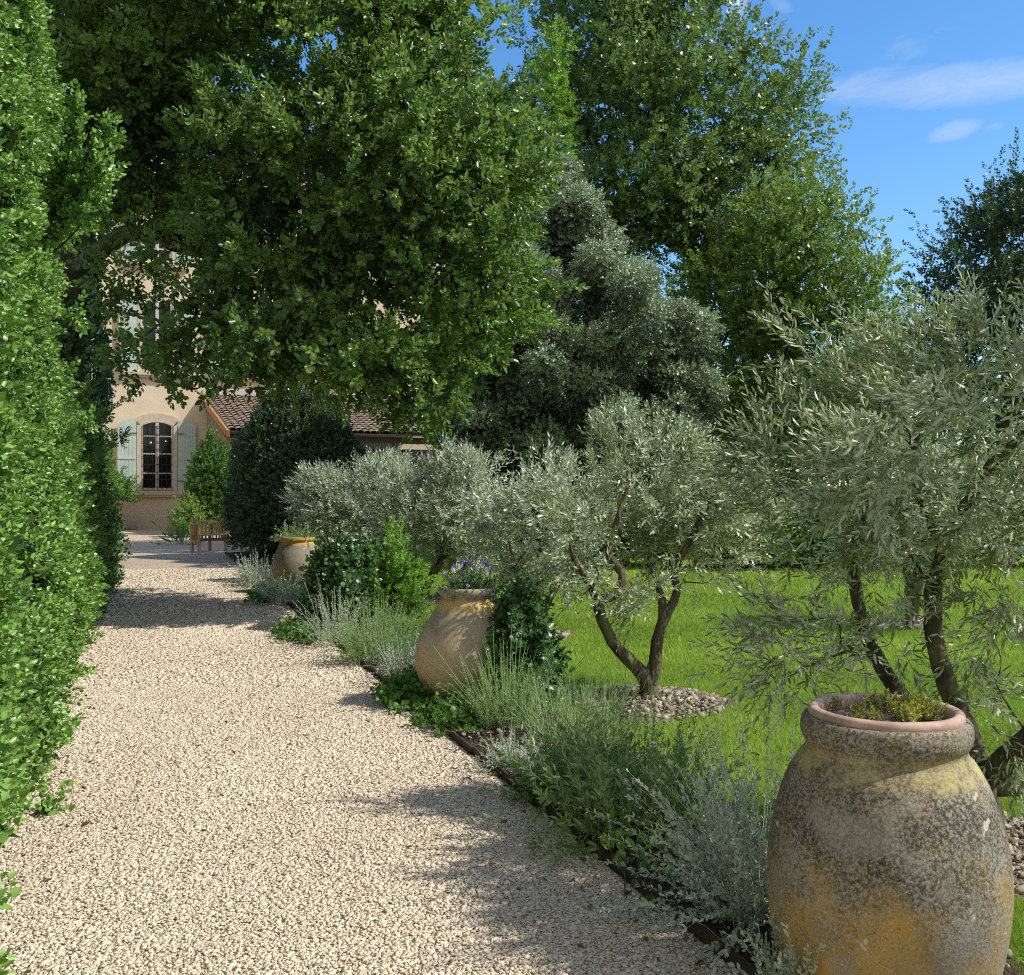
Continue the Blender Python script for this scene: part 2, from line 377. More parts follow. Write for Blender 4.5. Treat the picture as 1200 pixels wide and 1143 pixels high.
def crown_clumps(lobes, rc, dens=1.0, inner=.5, back=.6, low=.8):
    """clump centres spread through the outer part of the union of ellipsoids"""
    out = []
    for i, (c, r) in enumerate(lobes):
        area = 4 * math.pi * ((r[0] * r[1]) ** 1.6 / 3 + (r[0] * r[2]) ** 1.6 / 3 + (r[1] * r[2]) ** 1.6 / 3) ** (1 / 1.6)
        n = int(max(6, dens * area / (rc * rc) * .55))
        u = unit(rng.normal(size=(n, 3))); rho = 1 - (1 - inner) * rng.random(n) ** 1.6
        keep = (rng.random(n) < np.where(u[:, 1] > .3, back, 1)) & (rng.random(n) < np.where(u[:, 2] < -.3, low, 1))
        p = c + u * rho[:, None] * r
        for j, (c2, r2) in enumerate(lobes):
            if j != i: keep &= (np.linalg.norm((p - c2) / r2, axis=1) > .62)
        out.append(p[keep])
    P = np.concatenate(out)
    order = rng.permutation(len(P)); P = P[order]; kept = []       # thin out near-duplicates
    for p in P:
        if not kept or np.min(np.sum((np.array(kept) - p) ** 2, axis=1)) > (rc * .55) ** 2: kept.append(p)
    return np.array(kept)
def clump_sprigs(C, rc, ns, centre, up=.35, out=.35, flat=.7, rvar=.35, sc=(.8, 1.2), tvar=.16, tbase=.5, shell=.45):
    n = len(C); rr = rc * rng.uniform(1 - rvar, 1 + rvar, n)
    k = np.maximum(2, (ns * (rr / rc) ** 2).astype(int)); idx = np.repeat(np.arange(n), k); m = len(idx)
    u = unit(rng.normal(size=(m, 3))); rho = shell + (1 - shell) * rng.random(m) ** .7
    loc = u * rho[:, None] * np.array([1, 1, flat]); P = C[idx] + loc * rr[idx, None]
    P = P + rng.normal(0, rc * .12, P.shape)
    D = unit(u + out * unit(C[idx] - centre) + np.array([0, 0, up]) + rng.normal(0, .35, (m, 3)))
    ct = rng.normal(tbase, tvar, n)
    return P, D, rng.uniform(sc[0], sc[1], m), ct[idx] + rng.normal(0, .08, m)

def grow(lines, targets, seg=.5, base_r=.3, tip=.008, sag=.12, p=2.3, wig=.12, plen=.3):
    """lines: list of (polyline points, attach index or -1, optional radius list); then each target is joined on by a curved branch."""
    pts, par, fixed = [], [], {}
    starts = []
    for ln in lines:
        pl, attach = ln[0], ln[1]; rad = ln[2] if len(ln) > 2 else None
        st = len(pts)
        for i, q in enumerate(pl):
            pts.append(np.array(q, float)); par.append(attach if i == 0 else len(pts) - 2)
            if rad is not None: fixed[len(pts) - 1] = rad[i] if i < len(rad) else rad[-1]
        starts.append(st)
    plg = []
    for i in range(len(pts)): plg.append(0 if par[i] < 0 else plg[par[i]] + np.linalg.norm(pts[i] - pts[par[i]]))
    if len(targets):
        root = pts[0]; order = np.argsort(np.linalg.norm(targets - root, axis=1))
        for t in targets[order]:
            A = np.array(pts); dv = t - A; dist = np.linalg.norm(dv, axis=1)
            cost = dist + plen * np.array(plg) * .5 + np.where(dv[:, 2] < 0, -dv[:, 2] * .4, 0)
            cost[0] += 1.5
            i = int(np.argmin(cost)); a = pts[i]; dd = dist[i]; n = max(1, int(math.ceil(dd / seg)))
            # tangent of the parent keeps the branch from leaving at a right angle
            tg = (a - pts[par[i]]) if par[i] >= 0 else np.array([0, 0, 1.]); tg = tg / max(np.linalg.norm(tg), 1e-6)
            ctrl = a + tg * dd * .35 + np.array([0, 0, sag * dd]); prev = i
            for k in range(1, n + 1):
                s = k / n; q = (1 - s) ** 2 * a + 2 * s * (1 - s) * ctrl + s * s * t
                if k < n: q = q + rng.normal(0, wig * dd / n, 3)
                pts.append(q); par.append(prev); plg.append(plg[prev] + np.linalg.norm(q - pts[prev])); prev = len(pts) - 1
    n = len(pts); P = np.array(pts); par = np.array(par)
    acc = np.zeros(n); child = np.zeros(n, int)
    for i in range(n - 1, -1, -1):
        if acc[i] == 0: acc[i] = tip ** p
        if par[i] >= 0: acc[par[i]] += acc[i]
    # (nodes were appended after their parents, so one backward pass is enough)
    rad = acc ** (1 / p)
    free = [i for i in range(n) if i not in fixed]
    if fixed:
        for i, r in fixed.items(): rad[i] = r
        for i in free:
            if par[i] >= 0: rad[i] = min(rad[i], rad[par[i]] * .82)
    else:
        k = (base_r - tip) / max(rad[0] - tip, 1e-6)
        rad = tip + (rad - tip) * k
    return P, par, rad
def tubes(P, par, rad, sides=7, rough=.06):
    n = len(P); kids = [[] for _ in range(n)]
    for i in range(n):
        if par[i] >= 0: kids[par[i]].append(i)
    VV, FF = [], []; b = 0
    starts = [(i, None) for i in range(n) if par[i] < 0]
    while starts:
        i, prev = starts.pop(); ch = [] if prev is None else [prev]
        cur = i
        while True:
            ch.append(cur)
            if not kids[cur]: break
            ks = sorted(kids[cur], key=lambda j: -rad[j])
            for j in ks[1:]: starts.append((j, cur))
            cur = ks[0]
        if len(ch) < 2: continue
        C = P[ch]; r = rad[ch].copy()
        if prev is not None: r[0] = min(r[0], r[1] * 1.25)
        if len(ch) >= 3:      # resample smoothly
            t = np.arange(len(ch)); tt = np.linspace(0, len(ch) - 1, 2 * len(ch) - 1)
            C2 = np.stack([np.interp(tt, t, C[:, k]) for k in range(3)], 1)
            C2[1:-1] = C2[1:-1] * .5 + (C2[:-2] + C2[2:]) * .25; C = C2; r = np.interp(tt, t, r)
        T = unit(np.gradient(C, axis=0)); ref = np.array([.31, .22, .92]) if abs(T[0][2]) < .8 else np.array([.9, .3, .1])
        X = ref - T[0] * ref.dot(T[0]); X /= np.linalg.norm(X); s = sides if r[0] > .03 else (5 if r[0] > .012 else 3)
        ang = np.linspace(0, 2 * math.pi, s, endpoint=False); rings = []
        for k in range(len(C)):
            X = X - T[k] * X.dot(T[k]); X /= max(np.linalg.norm(X), 1e-6); Y = np.cross(T[k], X)
            w = 1 + rng.normal(0, rough, s)
            rings.append(C[k] + (np.cos(ang) * w)[:, None] * X * r[k] + (np.sin(ang) * w)[:, None] * Y * r[k])
        V = np.concatenate(rings); m = len(C)
        a = np.arange(s); f = []
        for k in range(m - 1): f.append(np.stack([k * s + a, k * s + (a + 1) % s, (k + 1) * s + (a + 1) % s, (k + 1) * s + a], 1))
        VV.append(V); FF.append(np.concatenate(f) + b); b += len(V)
    return np.concatenate(VV), np.concatenate(FF)

# sprig templates
T_oak = [sprig(9, .17, .092, .056, 72, 30, True, .3) for _ in range(6)]
T_tall = [sprig(9, .22, .105, .068, 70, 30, False, .3) for _ in range(5)]
T_small = [sprig(10, .20, .070, .046, 70, 30, False, .3) for _ in range(5)]
T_hedge = [sprig(12, .105, .039, .029, 68, 35, True, .38, stem=.0016, opp=True) for _ in range(6)]
T_hedge_far = [sprig(12, .12, .044, .030, 62, 28, False, .3, opp=True) for _ in range(5)]
T_olive = [sprig(12, .22, .068, .0150, 55, 25, True, .25, stem=.0016, opp=True, curve=rng.uniform(-.3, .3)) for _ in range(7)]
T_olive_mid = [sprig(12, .20, .066, .0175, 60, 25, False, .3, stem=.0018, opp=True, curve=rng.uniform(-.3, .3)) for _ in range(6)]
T_olive_far = [sprig(11, .19, .074, .024, 60, 25, False, .3, opp=True) for _ in range(5)]
T_ivy = [sprig(6, .12, .070, .075, 75, 45, True, .18) for _ in range(5)]
T_bush = [sprig(9, .14, .065, .042, 70, 30, False, .3) for _ in range(5)]

def tree(name, label, base, lobes, leaf, temps, rc, ns, lines=None, base_r=.3, barkm='oak_bark', dens=1.0, group=None, seg=.6, up=.35, out=.35,
         flat=.7, sc=(.8, 1.2), tvar=.16, tbase=.5, sides=8, extra=None, inner=.5, back=.6, tip=.008, shell=.45, cat='tree', sag=.12, low=.8, clip=None, rvar=.35, shoots_=0, shl=2.0, small=None, small_rc=.2, small_ns=14):
    root = empty(name, base, label, cat, group)
    C = crown_clumps(lobes, rc, dens, inner, back, low)
    if extra is not None: C = np.concatenate([C, extra])
    if clip is not None: C = C[clip(C)]
    centre = np.mean([l[0] for l in lobes], axis=0); b = np.array(base, float)
    if lines is None:
        top = centre.copy(); top[2] = b[2] + (centre[2] - b[2]) * 1.1
        ts = np.linspace(0, 1, 9)
        pl = [b + (top - b) * t + (rng.normal(0, .012, 3) * np.linalg.norm(top - b) if 0 < t < 1 else 0) for t in ts]
        lines = [(pl, -1)]
    P, par, rad = grow(lines, C if small is None else np.concatenate([C, small]), seg, base_r, tip, sag)
    V, F = tubes(P, par, rad, sides)
    np_mesh('trunk', V, F, M[barkm], root, smooth=True)
    Pp, D, S, T = clump_sprigs(C, rc, ns, centre, up, out, flat, rvar, sc, tvar, tbase, shell)
    if small is not None:
        q = clump_sprigs(small, small_rc, small_ns, centre, -.1, .2, 1.1, .4, sc, tvar, tbase - .05, .1)
        Pp, D, S, T = [np.concatenate([a_, b_]) for a_, b_ in zip((Pp, D, S, T), q)]
    if shoots_:
        k = np.repeat(np.arange(len(C)), rng.poisson(shoots_, len(C))); dr = unit(.8 * unit(C[k] - centre) + np.array([0, 0, .55 if up > 0 else -.6]) + rng.normal(0, .45, (len(k), 3)))
        ln = rc * shl * rng.uniform(.6, 1.3, len(k)); nn = 7; kk = np.repeat(np.arange(len(k)), nn); t_ = np.tile(np.linspace(.25, 1, nn), len(k))
        q = (C[k][kk] + dr[kk] * (ln[kk] * t_)[:, None] + rng.normal(0, rc * .05, (len(kk), 3)), unit(dr[kk] + rng.normal(0, .3, (len(kk), 3))), rng.uniform(sc[0], sc[1], len(kk)) * (1.1 - .3 * t_), np.clip(rng.normal(tbase + .12, tvar, len(k)), 0, 1)[kk])
        Pp, D, S, T = [np.concatenate([a_, b_]) for a_, b_ in zip((Pp, D, S, T), q)]
    V, F, T = scatter(temps, Pp, D, S, T)
    np_mesh('crown', V, F, M[leaf], root, tint=T)
    return root

# ------------------------------------------------------------------ ground, path, bed
def sheet(name, pts, z, mat, kind='structure'):
    o = py_mesh(name, [(x, y, z) for x, y in pts], [tuple(range(len(pts)))], mat); o['kind'] = kind; return o
sheet('ground', [(-400, -60), (400, -60), (400, 700), (-400, 700)], -.02, M['field'])
BW = .95   # width of the planting bed
sheet('lawn', [(edge_r(-2) + .3, -2), (26, -2), (26, 24), (edge_r(24) + .5, 24)], -.008, M['lawn'])
sheet('gravel_path', [(edge_l(-3), -3), (edge_r(-3), -3), (edge_r(25), 25), (edge_r(26.5) + 1.5, 26.5), (-2.5, 32), (-2.5, 48), (-24, 48), (-22, 27), (edge_l(24.5) - 1, 26), (edge_l(24.5), 24.5)], .004, M['gravel'])
# soil bed: a gently mounded strip
ny, nx = 150, 8; Vb = []
for i in range(ny):
    d = 1.5 + i * (24.5 - 1.5) / (ny - 1)
    for j in range(nx):
        t = j / (nx - 1); w = BW * (1 + .12 * math.sin(d * 2.1) + .08 * math.sin(d * 5.3))
        Vb.append((edge_r(d) + .012 + t * w, d, .012 + .045 * math.sin(math.pi * min(1, t * 1.05)) * (1 + .5 * mnoise.noise(Vector((d * 3, t * 4, 0)))) - (.03 if j == nx - 1 else 0)))
Fb = [(i * nx + j, i * nx + j + 1, (i + 1) * nx + j + 1, (i + 1) * nx + j) for i in range(ny - 1) for j in range(nx - 1)]
o = py_mesh('planting_bed', Vb, Fb, M['soil'], smooth=True); o['kind'] = 'structure'
# metal edging with lap joints
mb = MB()
ds = np.arange(1.6, 25, .45)
for a, b in zip(ds[:-1], ds[1:]):
    jx = rng.normal(0, .003)
    mb.bar((edge_r(a) + jx, a, .022 + rng.normal(0, .002)), (edge_r(b) + jx, b + .01, .022 + rng.normal(0, .002)), .014, .062)
for d in np.arange(1.9, 25, 1.25): mb.box((edge_r(d) + .003, d, .026), (.024, .05, .078), rz=math.atan(-.36))
tag(mb.build('metal_edging', M['edging'], bevel=.002), 'dark rusty edging strip between the gravel path and the planting bed', 'edging')

# loose stones of the path
def pebbles(P, size, flat=.6, jit=.2, tilt=.35):
    n = len(P); cube = np.array([[i, j, k] for i in (-1, 1) for j in (-1, 1) for k in (-1, 1)], float) * .5
    F = np.array([[0, 1, 3, 2], [4, 6, 7, 5], [0, 4, 5, 1], [2, 3, 7, 6], [0, 2, 6, 4], [1, 5, 7, 3]])
    V = cube[None] * (1 + rng.normal(0, jit, (n, 8, 1))) + rng.normal(0, .13, (n, 8, 3))
    V *= (np.stack([np.ones(n), rng.uniform(.55, .95, n), rng.uniform(flat * .7, flat * 1.2, n)], 1) * size[:, None])[:, None, :]
    Rm = frames(np.stack([rng.normal(0, tilt, n), rng.normal(0, tilt, n), np.ones(n)], 1))
    V = np.einsum('nij,nvj->nvi', Rm, V) + P[:, None, :]
    return V.reshape(-1, 3), (F[None] + (np.arange(n) * 8)[:, None, None]).reshape(-1, 4)
def path_points(n, d0, d1, power=1.0):
    d = d0 + (d1 - d0) * rng.random(n) ** power; x = edge_l(d) - .15 + (edge_r(d) - edge_l(d) + .13) * rng.random(n)
    return x, d
sets = []
for n, d0, d1, s in ((130000, 2.6, 5.2, .0088), (110000, 5.2, 8.2, .0104), (70000, 8.2, 12.5, .0145), (36000, 12.5, 20, .020)):
    x, d = path_points(n, d0, d1); size = s * np.clip(rng.lognormal(0, .36, n), .4, 2.2)
    sets.append((np.stack([x, d, np.full(n, .004) + size * .10 + rng.random(n) * .0045], 1), size))
P = np.concatenate([a for a, b in sets]); S = np.concatenate([b for a, b in sets])
V, F = pebbles(P, S, .38, tilt=.20)
pt = np.array([mnoise.noise(Vector((a * 1.1, b * .55, 0))) + .5 * mnoise.noise(Vector((a * 4, b * 3, 5))) for a, b in P[:, :2]])
o = np_mesh('gravel_stones', V, F, M['pebble'], tint=np.repeat(np.clip(rng.normal(.5, .18, len(P)) + .20 * pt, 0, 1), 8)); tag(o, kind='stuff')

# fallen leaves on the path
n = 420; x, d = path_points(n, 2.8, 14); e_ = rng.random(n) < .6; x = np.where(e_, np.where(rng.random(n) < .5, edge_l(d) + np.abs(rng.normal(0, .22, n)), edge_r(d) - np.abs(rng.normal(0, .2, n))), x)
lv_, lf_ = leaf_geo(.038, .018, True, .3)
V, F, T = scatter([(lv_[:, [0, 2, 1]], lf_, np.zeros(6))], np.stack([x, d, np.full(n, .016)], 1), np.stack([rng.normal(size=n), rng.normal(size=n), rng.normal(0, .12, n)], 1), rng.uniform(.5, 1.2, n), rng.random(n))
tag(np_mesh('leaf_litter', V, F, M['litter_leaf'], tint=T), kind='stuff')
# grass
def blades(P, h, w, tint):
    n = len(P); th = rng.random(n) * 6.283; lean = rng.normal(0, .35, (n, 2)) * h[:, None]
    sx = np.stack([np.cos(th), np.sin(th), np.zeros(n)], 1) * w[:, None] * .5
    tip = P + np.concatenate([lean, h[:, None]], 1)
    V = np.stack([P - sx, P + sx, tip + sx * .15, tip - sx * .15], 1).reshape(-1, 3)
    F = (np.arange(4)[None] + (np.arange(n) * 4)[:, None])
    T = np.stack([tint * .4, tint * .4, tint, tint], 1).ravel()
    return V, F, T
JAR1 = np.array([1.185, 3.25, 0]); OL_D = np.array([1.02, 7.6, 0]); OL_E = np.array([2.08, 4.55, 0]); OL_C = np.array([.15, 11.0, 0]); OL_B = np.array([-1.23, 14.3, 0]); OL_A = np.array([-2.5, 17.4, 0]); OL_F = np.array([4.55, 11.9, 0]); OL_G = np.array([6.2, 8.2, 0])
rings = [(OL_D, .60), (OL_E, .55), (OL_C, .5), (OL_B, .45), (OL_F, .4), (OL_A, .4)]
def lawn_points(n, d0, d1):
    d = d0 + (d1 - d0) * rng.random(n); lo = edge_r(d) + BW * .72; hi = d * .56 + .6
    x = lo + (hi - lo) * rng.random(n); keep = hi > lo
    for c, r in rings:
        ang = np.arctan2(d - c[1], x - c[0]); rr = r * (1 + .13 * np.sin(3 * ang + c[0]) + .08 * np.sin(7 * ang))
        keep &= np.hypot(x - c[0], d - c[1]) > rr + rng.normal(-.03, .06, n)
    return x[keep], d[keep]
Vs, Fs, Ts = [], [], []; b = 0
for n, d0, d1, h0, w0 in ((100000, 2.6, 6, .025, .0036), (120000, 6, 9.5, .028, .0052), (100000, 9.5, 14, .036, .009), (70000, 14, 21, .042, .015)):
    x, d = lawn_points(n, d0, d1); k = len(x)
    patch = np.array([.9 * mnoise.noise(Vector((xx * .45, dd * .45, 9.1))) + mnoise.noise(Vector((xx * 1.1, dd * 1.1, 3.1))) + .6 * mnoise.noise(Vector((xx * 3.1, dd * 3.1, 1.0))) for xx, dd in zip(x, d)])
    V, F, T = blades(np.stack([x, d, np.full(k, -.01)], 1), h0 * np.clip(rng.lognormal(0, .3, k), .4, 2) * (1 + .35 * patch), np.full(k, w0), np.clip(.46 + .50 * patch + rng.normal(0, .22, k), 0, 1))
    Vs.append(V); Fs.append(F + b); Ts.append(T); b += len(V)
o = np_mesh('lawn_grass', np.concatenate(Vs), np.concatenate(Fs), M['grass_blade'], tint=np.concatenate(Ts)); tag(o, kind='stuff')

# rings of rubble round the olive trunks
def mound(c, r, h, nst, label, s0=.035):
    nr, na = 12, 48; V = []; F = []
    for i in range(nr + 1):
        for j in range(na):
            ang = j / na * 2 * math.pi; rr = r * (1 + .13 * math.sin(3 * ang + c[0]) + .08 * math.sin(7 * ang)) * i / nr
            V.append((rr * math.cos(ang), rr * math.sin(ang), h * math.cos(i / nr * math.pi / 2) ** .8 - .006 + (.012 * mnoise.noise(Vector((rr * 9, ang * 3, 2))) if i < nr else -.01)))
    for i in range(nr):
        for j in range(na): F.append((i * na + j, i * na + (j + 1) % na, (i + 1) * na + (j + 1) % na, (i + 1) * na + j))
    o = py_mesh('earth_mound', V, F, M['mound_earth'], smooth=True); o.location = (c[0], c[1], 0); tag(o, kind='structure')
    a = rng.random(nst) * 6.283; q = r * np.sqrt(rng.random(nst)) * .95
    zz = h * np.cos(np.clip(q / r, 0, 1) * math.pi / 2) ** .8
    P = np.stack([c[0] + q * np.cos(a), c[1] + q * np.sin(a), zz + .004], 1); S = s0 * np.clip(rng.lognormal(0, .6, nst), .3, 2.8)
    V, F = pebbles(P, S, .7, .2)
    o = np_mesh('rubble', V, F, M['rubble'], tint=np.repeat(np.clip(rng.normal(.42, .36, nst), 0, 1), 8)); tag(o, kind='stuff')
mound(OL_D, .60, .05, 1300, '', .0175); mound(OL_E, .55, .04, 1500, '', .0125); mound(OL_C, .5, .04, 300, ''); mound(OL_B, .45, .04, 200, ''); mound(OL_F, .4, .03, 200, '')
n = 2600; d = rng.uniform(2.6, 12, n); x = edge_r(d) + .03 + rng.random(n) * BW * .95
V, F = pebbles(np.stack([x, d, .05 + rng.normal(0, .006, n)], 1), .014 * rng.lognormal(0, .4, n))
tag(np_mesh('soil_pebbles', V, F, M['rubble'], tint=np.repeat(np.clip(rng.normal(.35, .25, n), 0, 1), 8)), kind='stuff')

# ------------------------------------------------------------------ jars
def lathe(prof, seg=96, wob=.004, cap=False):
    V, F = [], []
    for i, (r, z) in enumerate(prof):
        for j in range(seg):
            a = j / seg * 2 * math.pi
            w = 1 + wob * mnoise.noise(Vector((math.cos(a) * 1.3, math.sin(a) * 1.3, z * 3))) / max(r, .05)
            V.append((r * w * math.cos(a), r * w * math.sin(a), z))
    for i in range(len(prof) - 1):
        for j in range(seg): F.append((i * seg + j, i * seg + (j + 1) % seg, (i + 1) * seg + (j + 1) % seg, (i + 1) * seg + j))
    if cap: F.append(tuple(range((len(prof) - 1) * seg, len(prof) * seg)))
    return V, F
def smooth_prof(p, k=6):
    p = np.array(p); n = len(p); out = []
    for i in range(n - 1):
        p0, p1, p2, p3 = p[max(i - 1, 0)], p[i], p[i + 1], p[min(i + 2, n - 1)]
        for t in np.linspace(0, 1, k, endpoint=False):
            out.append(.5 * ((2 * p1) + (-p0 + p2) * t + (2 * p0 - 5 * p1 + 4 * p2 - p3) * t * t + (-p0 + 3 * p1 - 3 * p2 + p3) * t ** 3))
    out.append(p[-1]); return [tuple(v) for v in out]
def jar(loc, body, rim, mat, label, tilt=0):
    o = empty('terracotta_jar', loc, label, 'jar', 'big glazed oil jars standing in the planting bed')
    o.rotation_euler = (0, tilt, 0)
    V, F = lathe(smooth_prof(body)); py_mesh('body', V, F, mat, o, True)
    V, F = lathe(smooth_prof(rim)); py_mesh('rim', V, F, mat, o, True)
    zs = body[-1][1]; V, F = lathe([(.0001, zs + .02), (body[-1][0] - .02, zs + .02)], 40); py_mesh('potting_soil', V, F, M['soil'], o)
    return o
j1 = jar(JAR1, [(.0, .0), (.29, .0), (.295, .01), (.312, .05), (.340, .14), (.362, .27), (.367, .38), (.356, .50), (.332, .60), (.304, .680), (.272, .738), (.250, .765)],
         [(.2505, .762), (.244, .778), (.245, .792), (.253, .806), (.259, .826), (.259, .846), (.254, .866), (.243, .877), (.226, .878), (.216, .868), (.212, .84), (.212, .74)], M['jar_a'],
         'largest foreground oil jar, grey lichen above and ochre below, pink pot in its mouth')
# ornament of scallops pressed into the neck
mb = MB()
vs = []; fs = []
def torus_arc(cx, rr, r0, tube, a0, a1, z, n=14, m=6):
    b = len(vs)
    for i in range(n + 1):
        a = a0 + (a1 - a0) * i / n; lx = rr * math.cos(a); lz = rr * math.sin(a)
        zz = z + lz; rad = float(np.interp(zz, [.60, .675, .73, .765], [.332, .304, .272, .250])) - .002
        ph = cx + lx / rad; P0 = Vector((rad * math.cos(ph), rad * math.sin(ph), zz)); nrm = Vector((math.cos(ph), math.sin(ph), .5)).normalized()
        tg = Vector((-math.sin(ph) * -math.sin(a), math.cos(ph) * -math.sin(a), math.cos(a))).normalized(); bn = nrm.cross(tg)
        for k in range(m):
            q = k / m * 2 * math.pi; v = P0 + nrm * math.cos(q) * tube + bn * math.sin(q) * tube; vs.append(tuple(v))
    for i in range(n):
        for k in range(m): fs.append((b + i * m + k, b + i * m + (k + 1) % m, b + (i + 1) * m + (k + 1) % m, b + (i + 1) * m + k))
for k in range(34):
    torus_arc(k / 34 * 2 * math.pi, .026, 0, .0035, R(-20), R(200), .682)
py_mesh('scallop_ornament', vs, fs, M['jar_a'], j1, True)
pot = empty('inner_pot', (JAR1[0], JAR1[1], .86), 'pink clay pot set into the mouth of the foreground jar', 'pot')
V, F = lathe(smooth_prof([(.175, -.16), (.196, -.03), (.205, .004), (.222, .002), (.233, .012), (.236, .028), (.230, .040), (.216, .044), (.204, .038), (.198, .022), (.194, -.02)], 4), 96, .003)
py_mesh('body', V, F, M['pink_clay'], pot, True)
V, F = lathe([(.0001, .012), (.197, .004)], 40); py_mesh('potting_soil', V, F, M['mound_earth'], pot)
J2 = np.array([-.325, 7.6, 0])
jar(J2, [(0, 0), (.20, .0), (.225, .01), (.29, .07), (.36, .18), (.392, .31), (.375, .45), (.315, .585), (.25, .69), (.208, .755), (.195, .78)],
    [(.194, .778), (.192, .79), (.202, .80), (.214, .818), (.216, .842), (.206, .86), (.188, .863), (.178, .85), (.175, .79)], M['jar_b'],
    'middle jar, tan and pear shaped, with ivy on its side and violet flowers on top')
J3 = np.array([-3.28, 15.6, 0])
jar(J3, [(0, 0), (.20, .0), (.225, .01), (.28, .07), (.335, .18), (.362, .31), (.358, .45), (.325, .585), (.285, .68), (.262, .74), (.252, .765)],
    [(.250, .763), (.246, .775), (.258, .788), (.270, .81), (.268, .835), (.256, .85), (.238, .85), (.23, .83), (.23, .77)], M['jar_c'],
    'farthest jar, grey with an orange glazed collar and pale flowers on top')

# ------------------------------------------------------------------ small plants
def flowers(root, pts, q, mat, s=(.9, 1.1), name='flower'):
    v, f, _ = q[0]; first = None
    for p in pts:
        if first is None: o = np_mesh(name, v, f, M[mat], root, local=True); first = o
        else: o = first.copy(); col.objects.link(o); o.parent = root
        o.location = [float(a_ - b_) for a_, b_ in zip(p, root.location)]; o.rotation_euler = (rng.normal(-.2, .25) + .5, rng.normal(0, .3), rng.random() * 6); k = rng.uniform(*s); o.scale = (k, k, k)
def stems_plant(name, label, c, n, h, spread, ll, lw, per, mat, r0=.1, curl=.35, t0=.15, stem=.0022, hv=.25, a=(60, 30), full=True, cat='plant', group=None, flow=None, tb=.5, seg=5, bias=(0, 0), z0=.02):
    """n arching stems with leaves along them, all numpy"""
    root = empty(name, (c[0], c[1], 0), label, cat, group)
    az = rng.random(n) * 6.283; tl = np.abs(rng.normal(0, spread, n)); H = h * np.clip(rng.normal(1, hv, n), .35, 1.7)
    bd = r0 * np.sqrt(rng.random(n)); base = np.stack([c[0] + bd * np.cos(az + rng.normal(0, .5, n)), c[1] + bd * np.sin(az + rng.normal(0, .5, n)), np.full(n, z0)], 1)
    o2 = np.stack([np.cos(az) + bias[0], np.sin(az) + bias[1]], 1); o2 = o2 / np.linalg.norm(o2, axis=1, keepdims=True)
    def point(i, t):
        th = tl[i] * (1 + curl * 1.5 * t)
        hor = np.sin(th) * H[i] * t; ver = np.cos(np.minimum(th, 1.45)) * H[i] * t
        return base[i] + np.concatenate([o2[i] * hor[:, None], ver[:, None]], 1)
    allv, allf, allt = [], [], []; b = 0
    idx = np.arange(n); ts = np.linspace(0, 1, seg + 1); ring = np.array([0, 2.094, 4.189])
    C = np.stack([point(idx, np.full(n, t)) for t in ts], 1)            # n,seg+1,3
    rv = stem * (1 - .65 * ts)
    off = np.stack([np.cos(ring), np.sin(ring), np.zeros(3)], 1)
    V = C[:, :, None, :] + off[None, None] * rv[None, :, None, None]
    V = V.reshape(-1, 3); f = []
    for k in range(seg):
        for q in range(3): f.append([k * 3 + q, k * 3 + (q + 1) % 3, (k + 1) * 3 + (q + 1) % 3, (k + 1) * 3 + q])
    f = np.array(f); F = (f[None] + (idx * (seg + 1) * 3)[:, None, None]).reshape(-1, 4)
    allv.append(V); allf.append(F); allt.append(np.full(len(V), -1.0)); b = len(V)
    m = n * per; i = np.repeat(idx, per); t = np.clip(t0 + (1 - t0) * rng.random(m) ** .85, 0, 1)
    P = point(i, t); P2 = point(i, np.minimum(t + .05, 1.05)); ax = unit(P2 - P)
    rd = unit(rng.normal(size=(m, 3))); perp = unit(rd - ax * np.sum(rd * ax, 1, keepdims=True)); an = np.radians(rng.uniform(a[1], a[0], m))[:, None]
    D = ax * np.cos(an) + perp * np.sin(an)
    lv, lf = leaf_geo(ll, lw, full, .25)
    ct = rng.normal(tb, .14, n)
    V, F, T = scatter([(lv[:, [0, 2, 1]] * np.array([1, 1, 1]), lf, np.zeros(len(lv)))], P, D, rng.uniform(.6, 1.15, m) * (1.1 - .45 * t), np.clip(ct[i] + rng.normal(0, .15, m) + .2 * (t - .5), 0, 1))
    allv.append(V); allf.append(F + b); allt.append(T)
    np_mesh('stems_and_leaves', np.concatenate(allv), np.concatenate(allf), M[mat], root, tint=np.concatenate(allt))
    if flow:
        fm, fn, fs = flow; k = rng.choice(n, fn, replace=fn > n); tip = point(k, np.full(fn, 1.0))
        q = [sprig(9, .01, fs, fs * .6, 85, 10, True, .3)]
        flowers(root, tip, q, fm, (.7, 1.2))
    return root
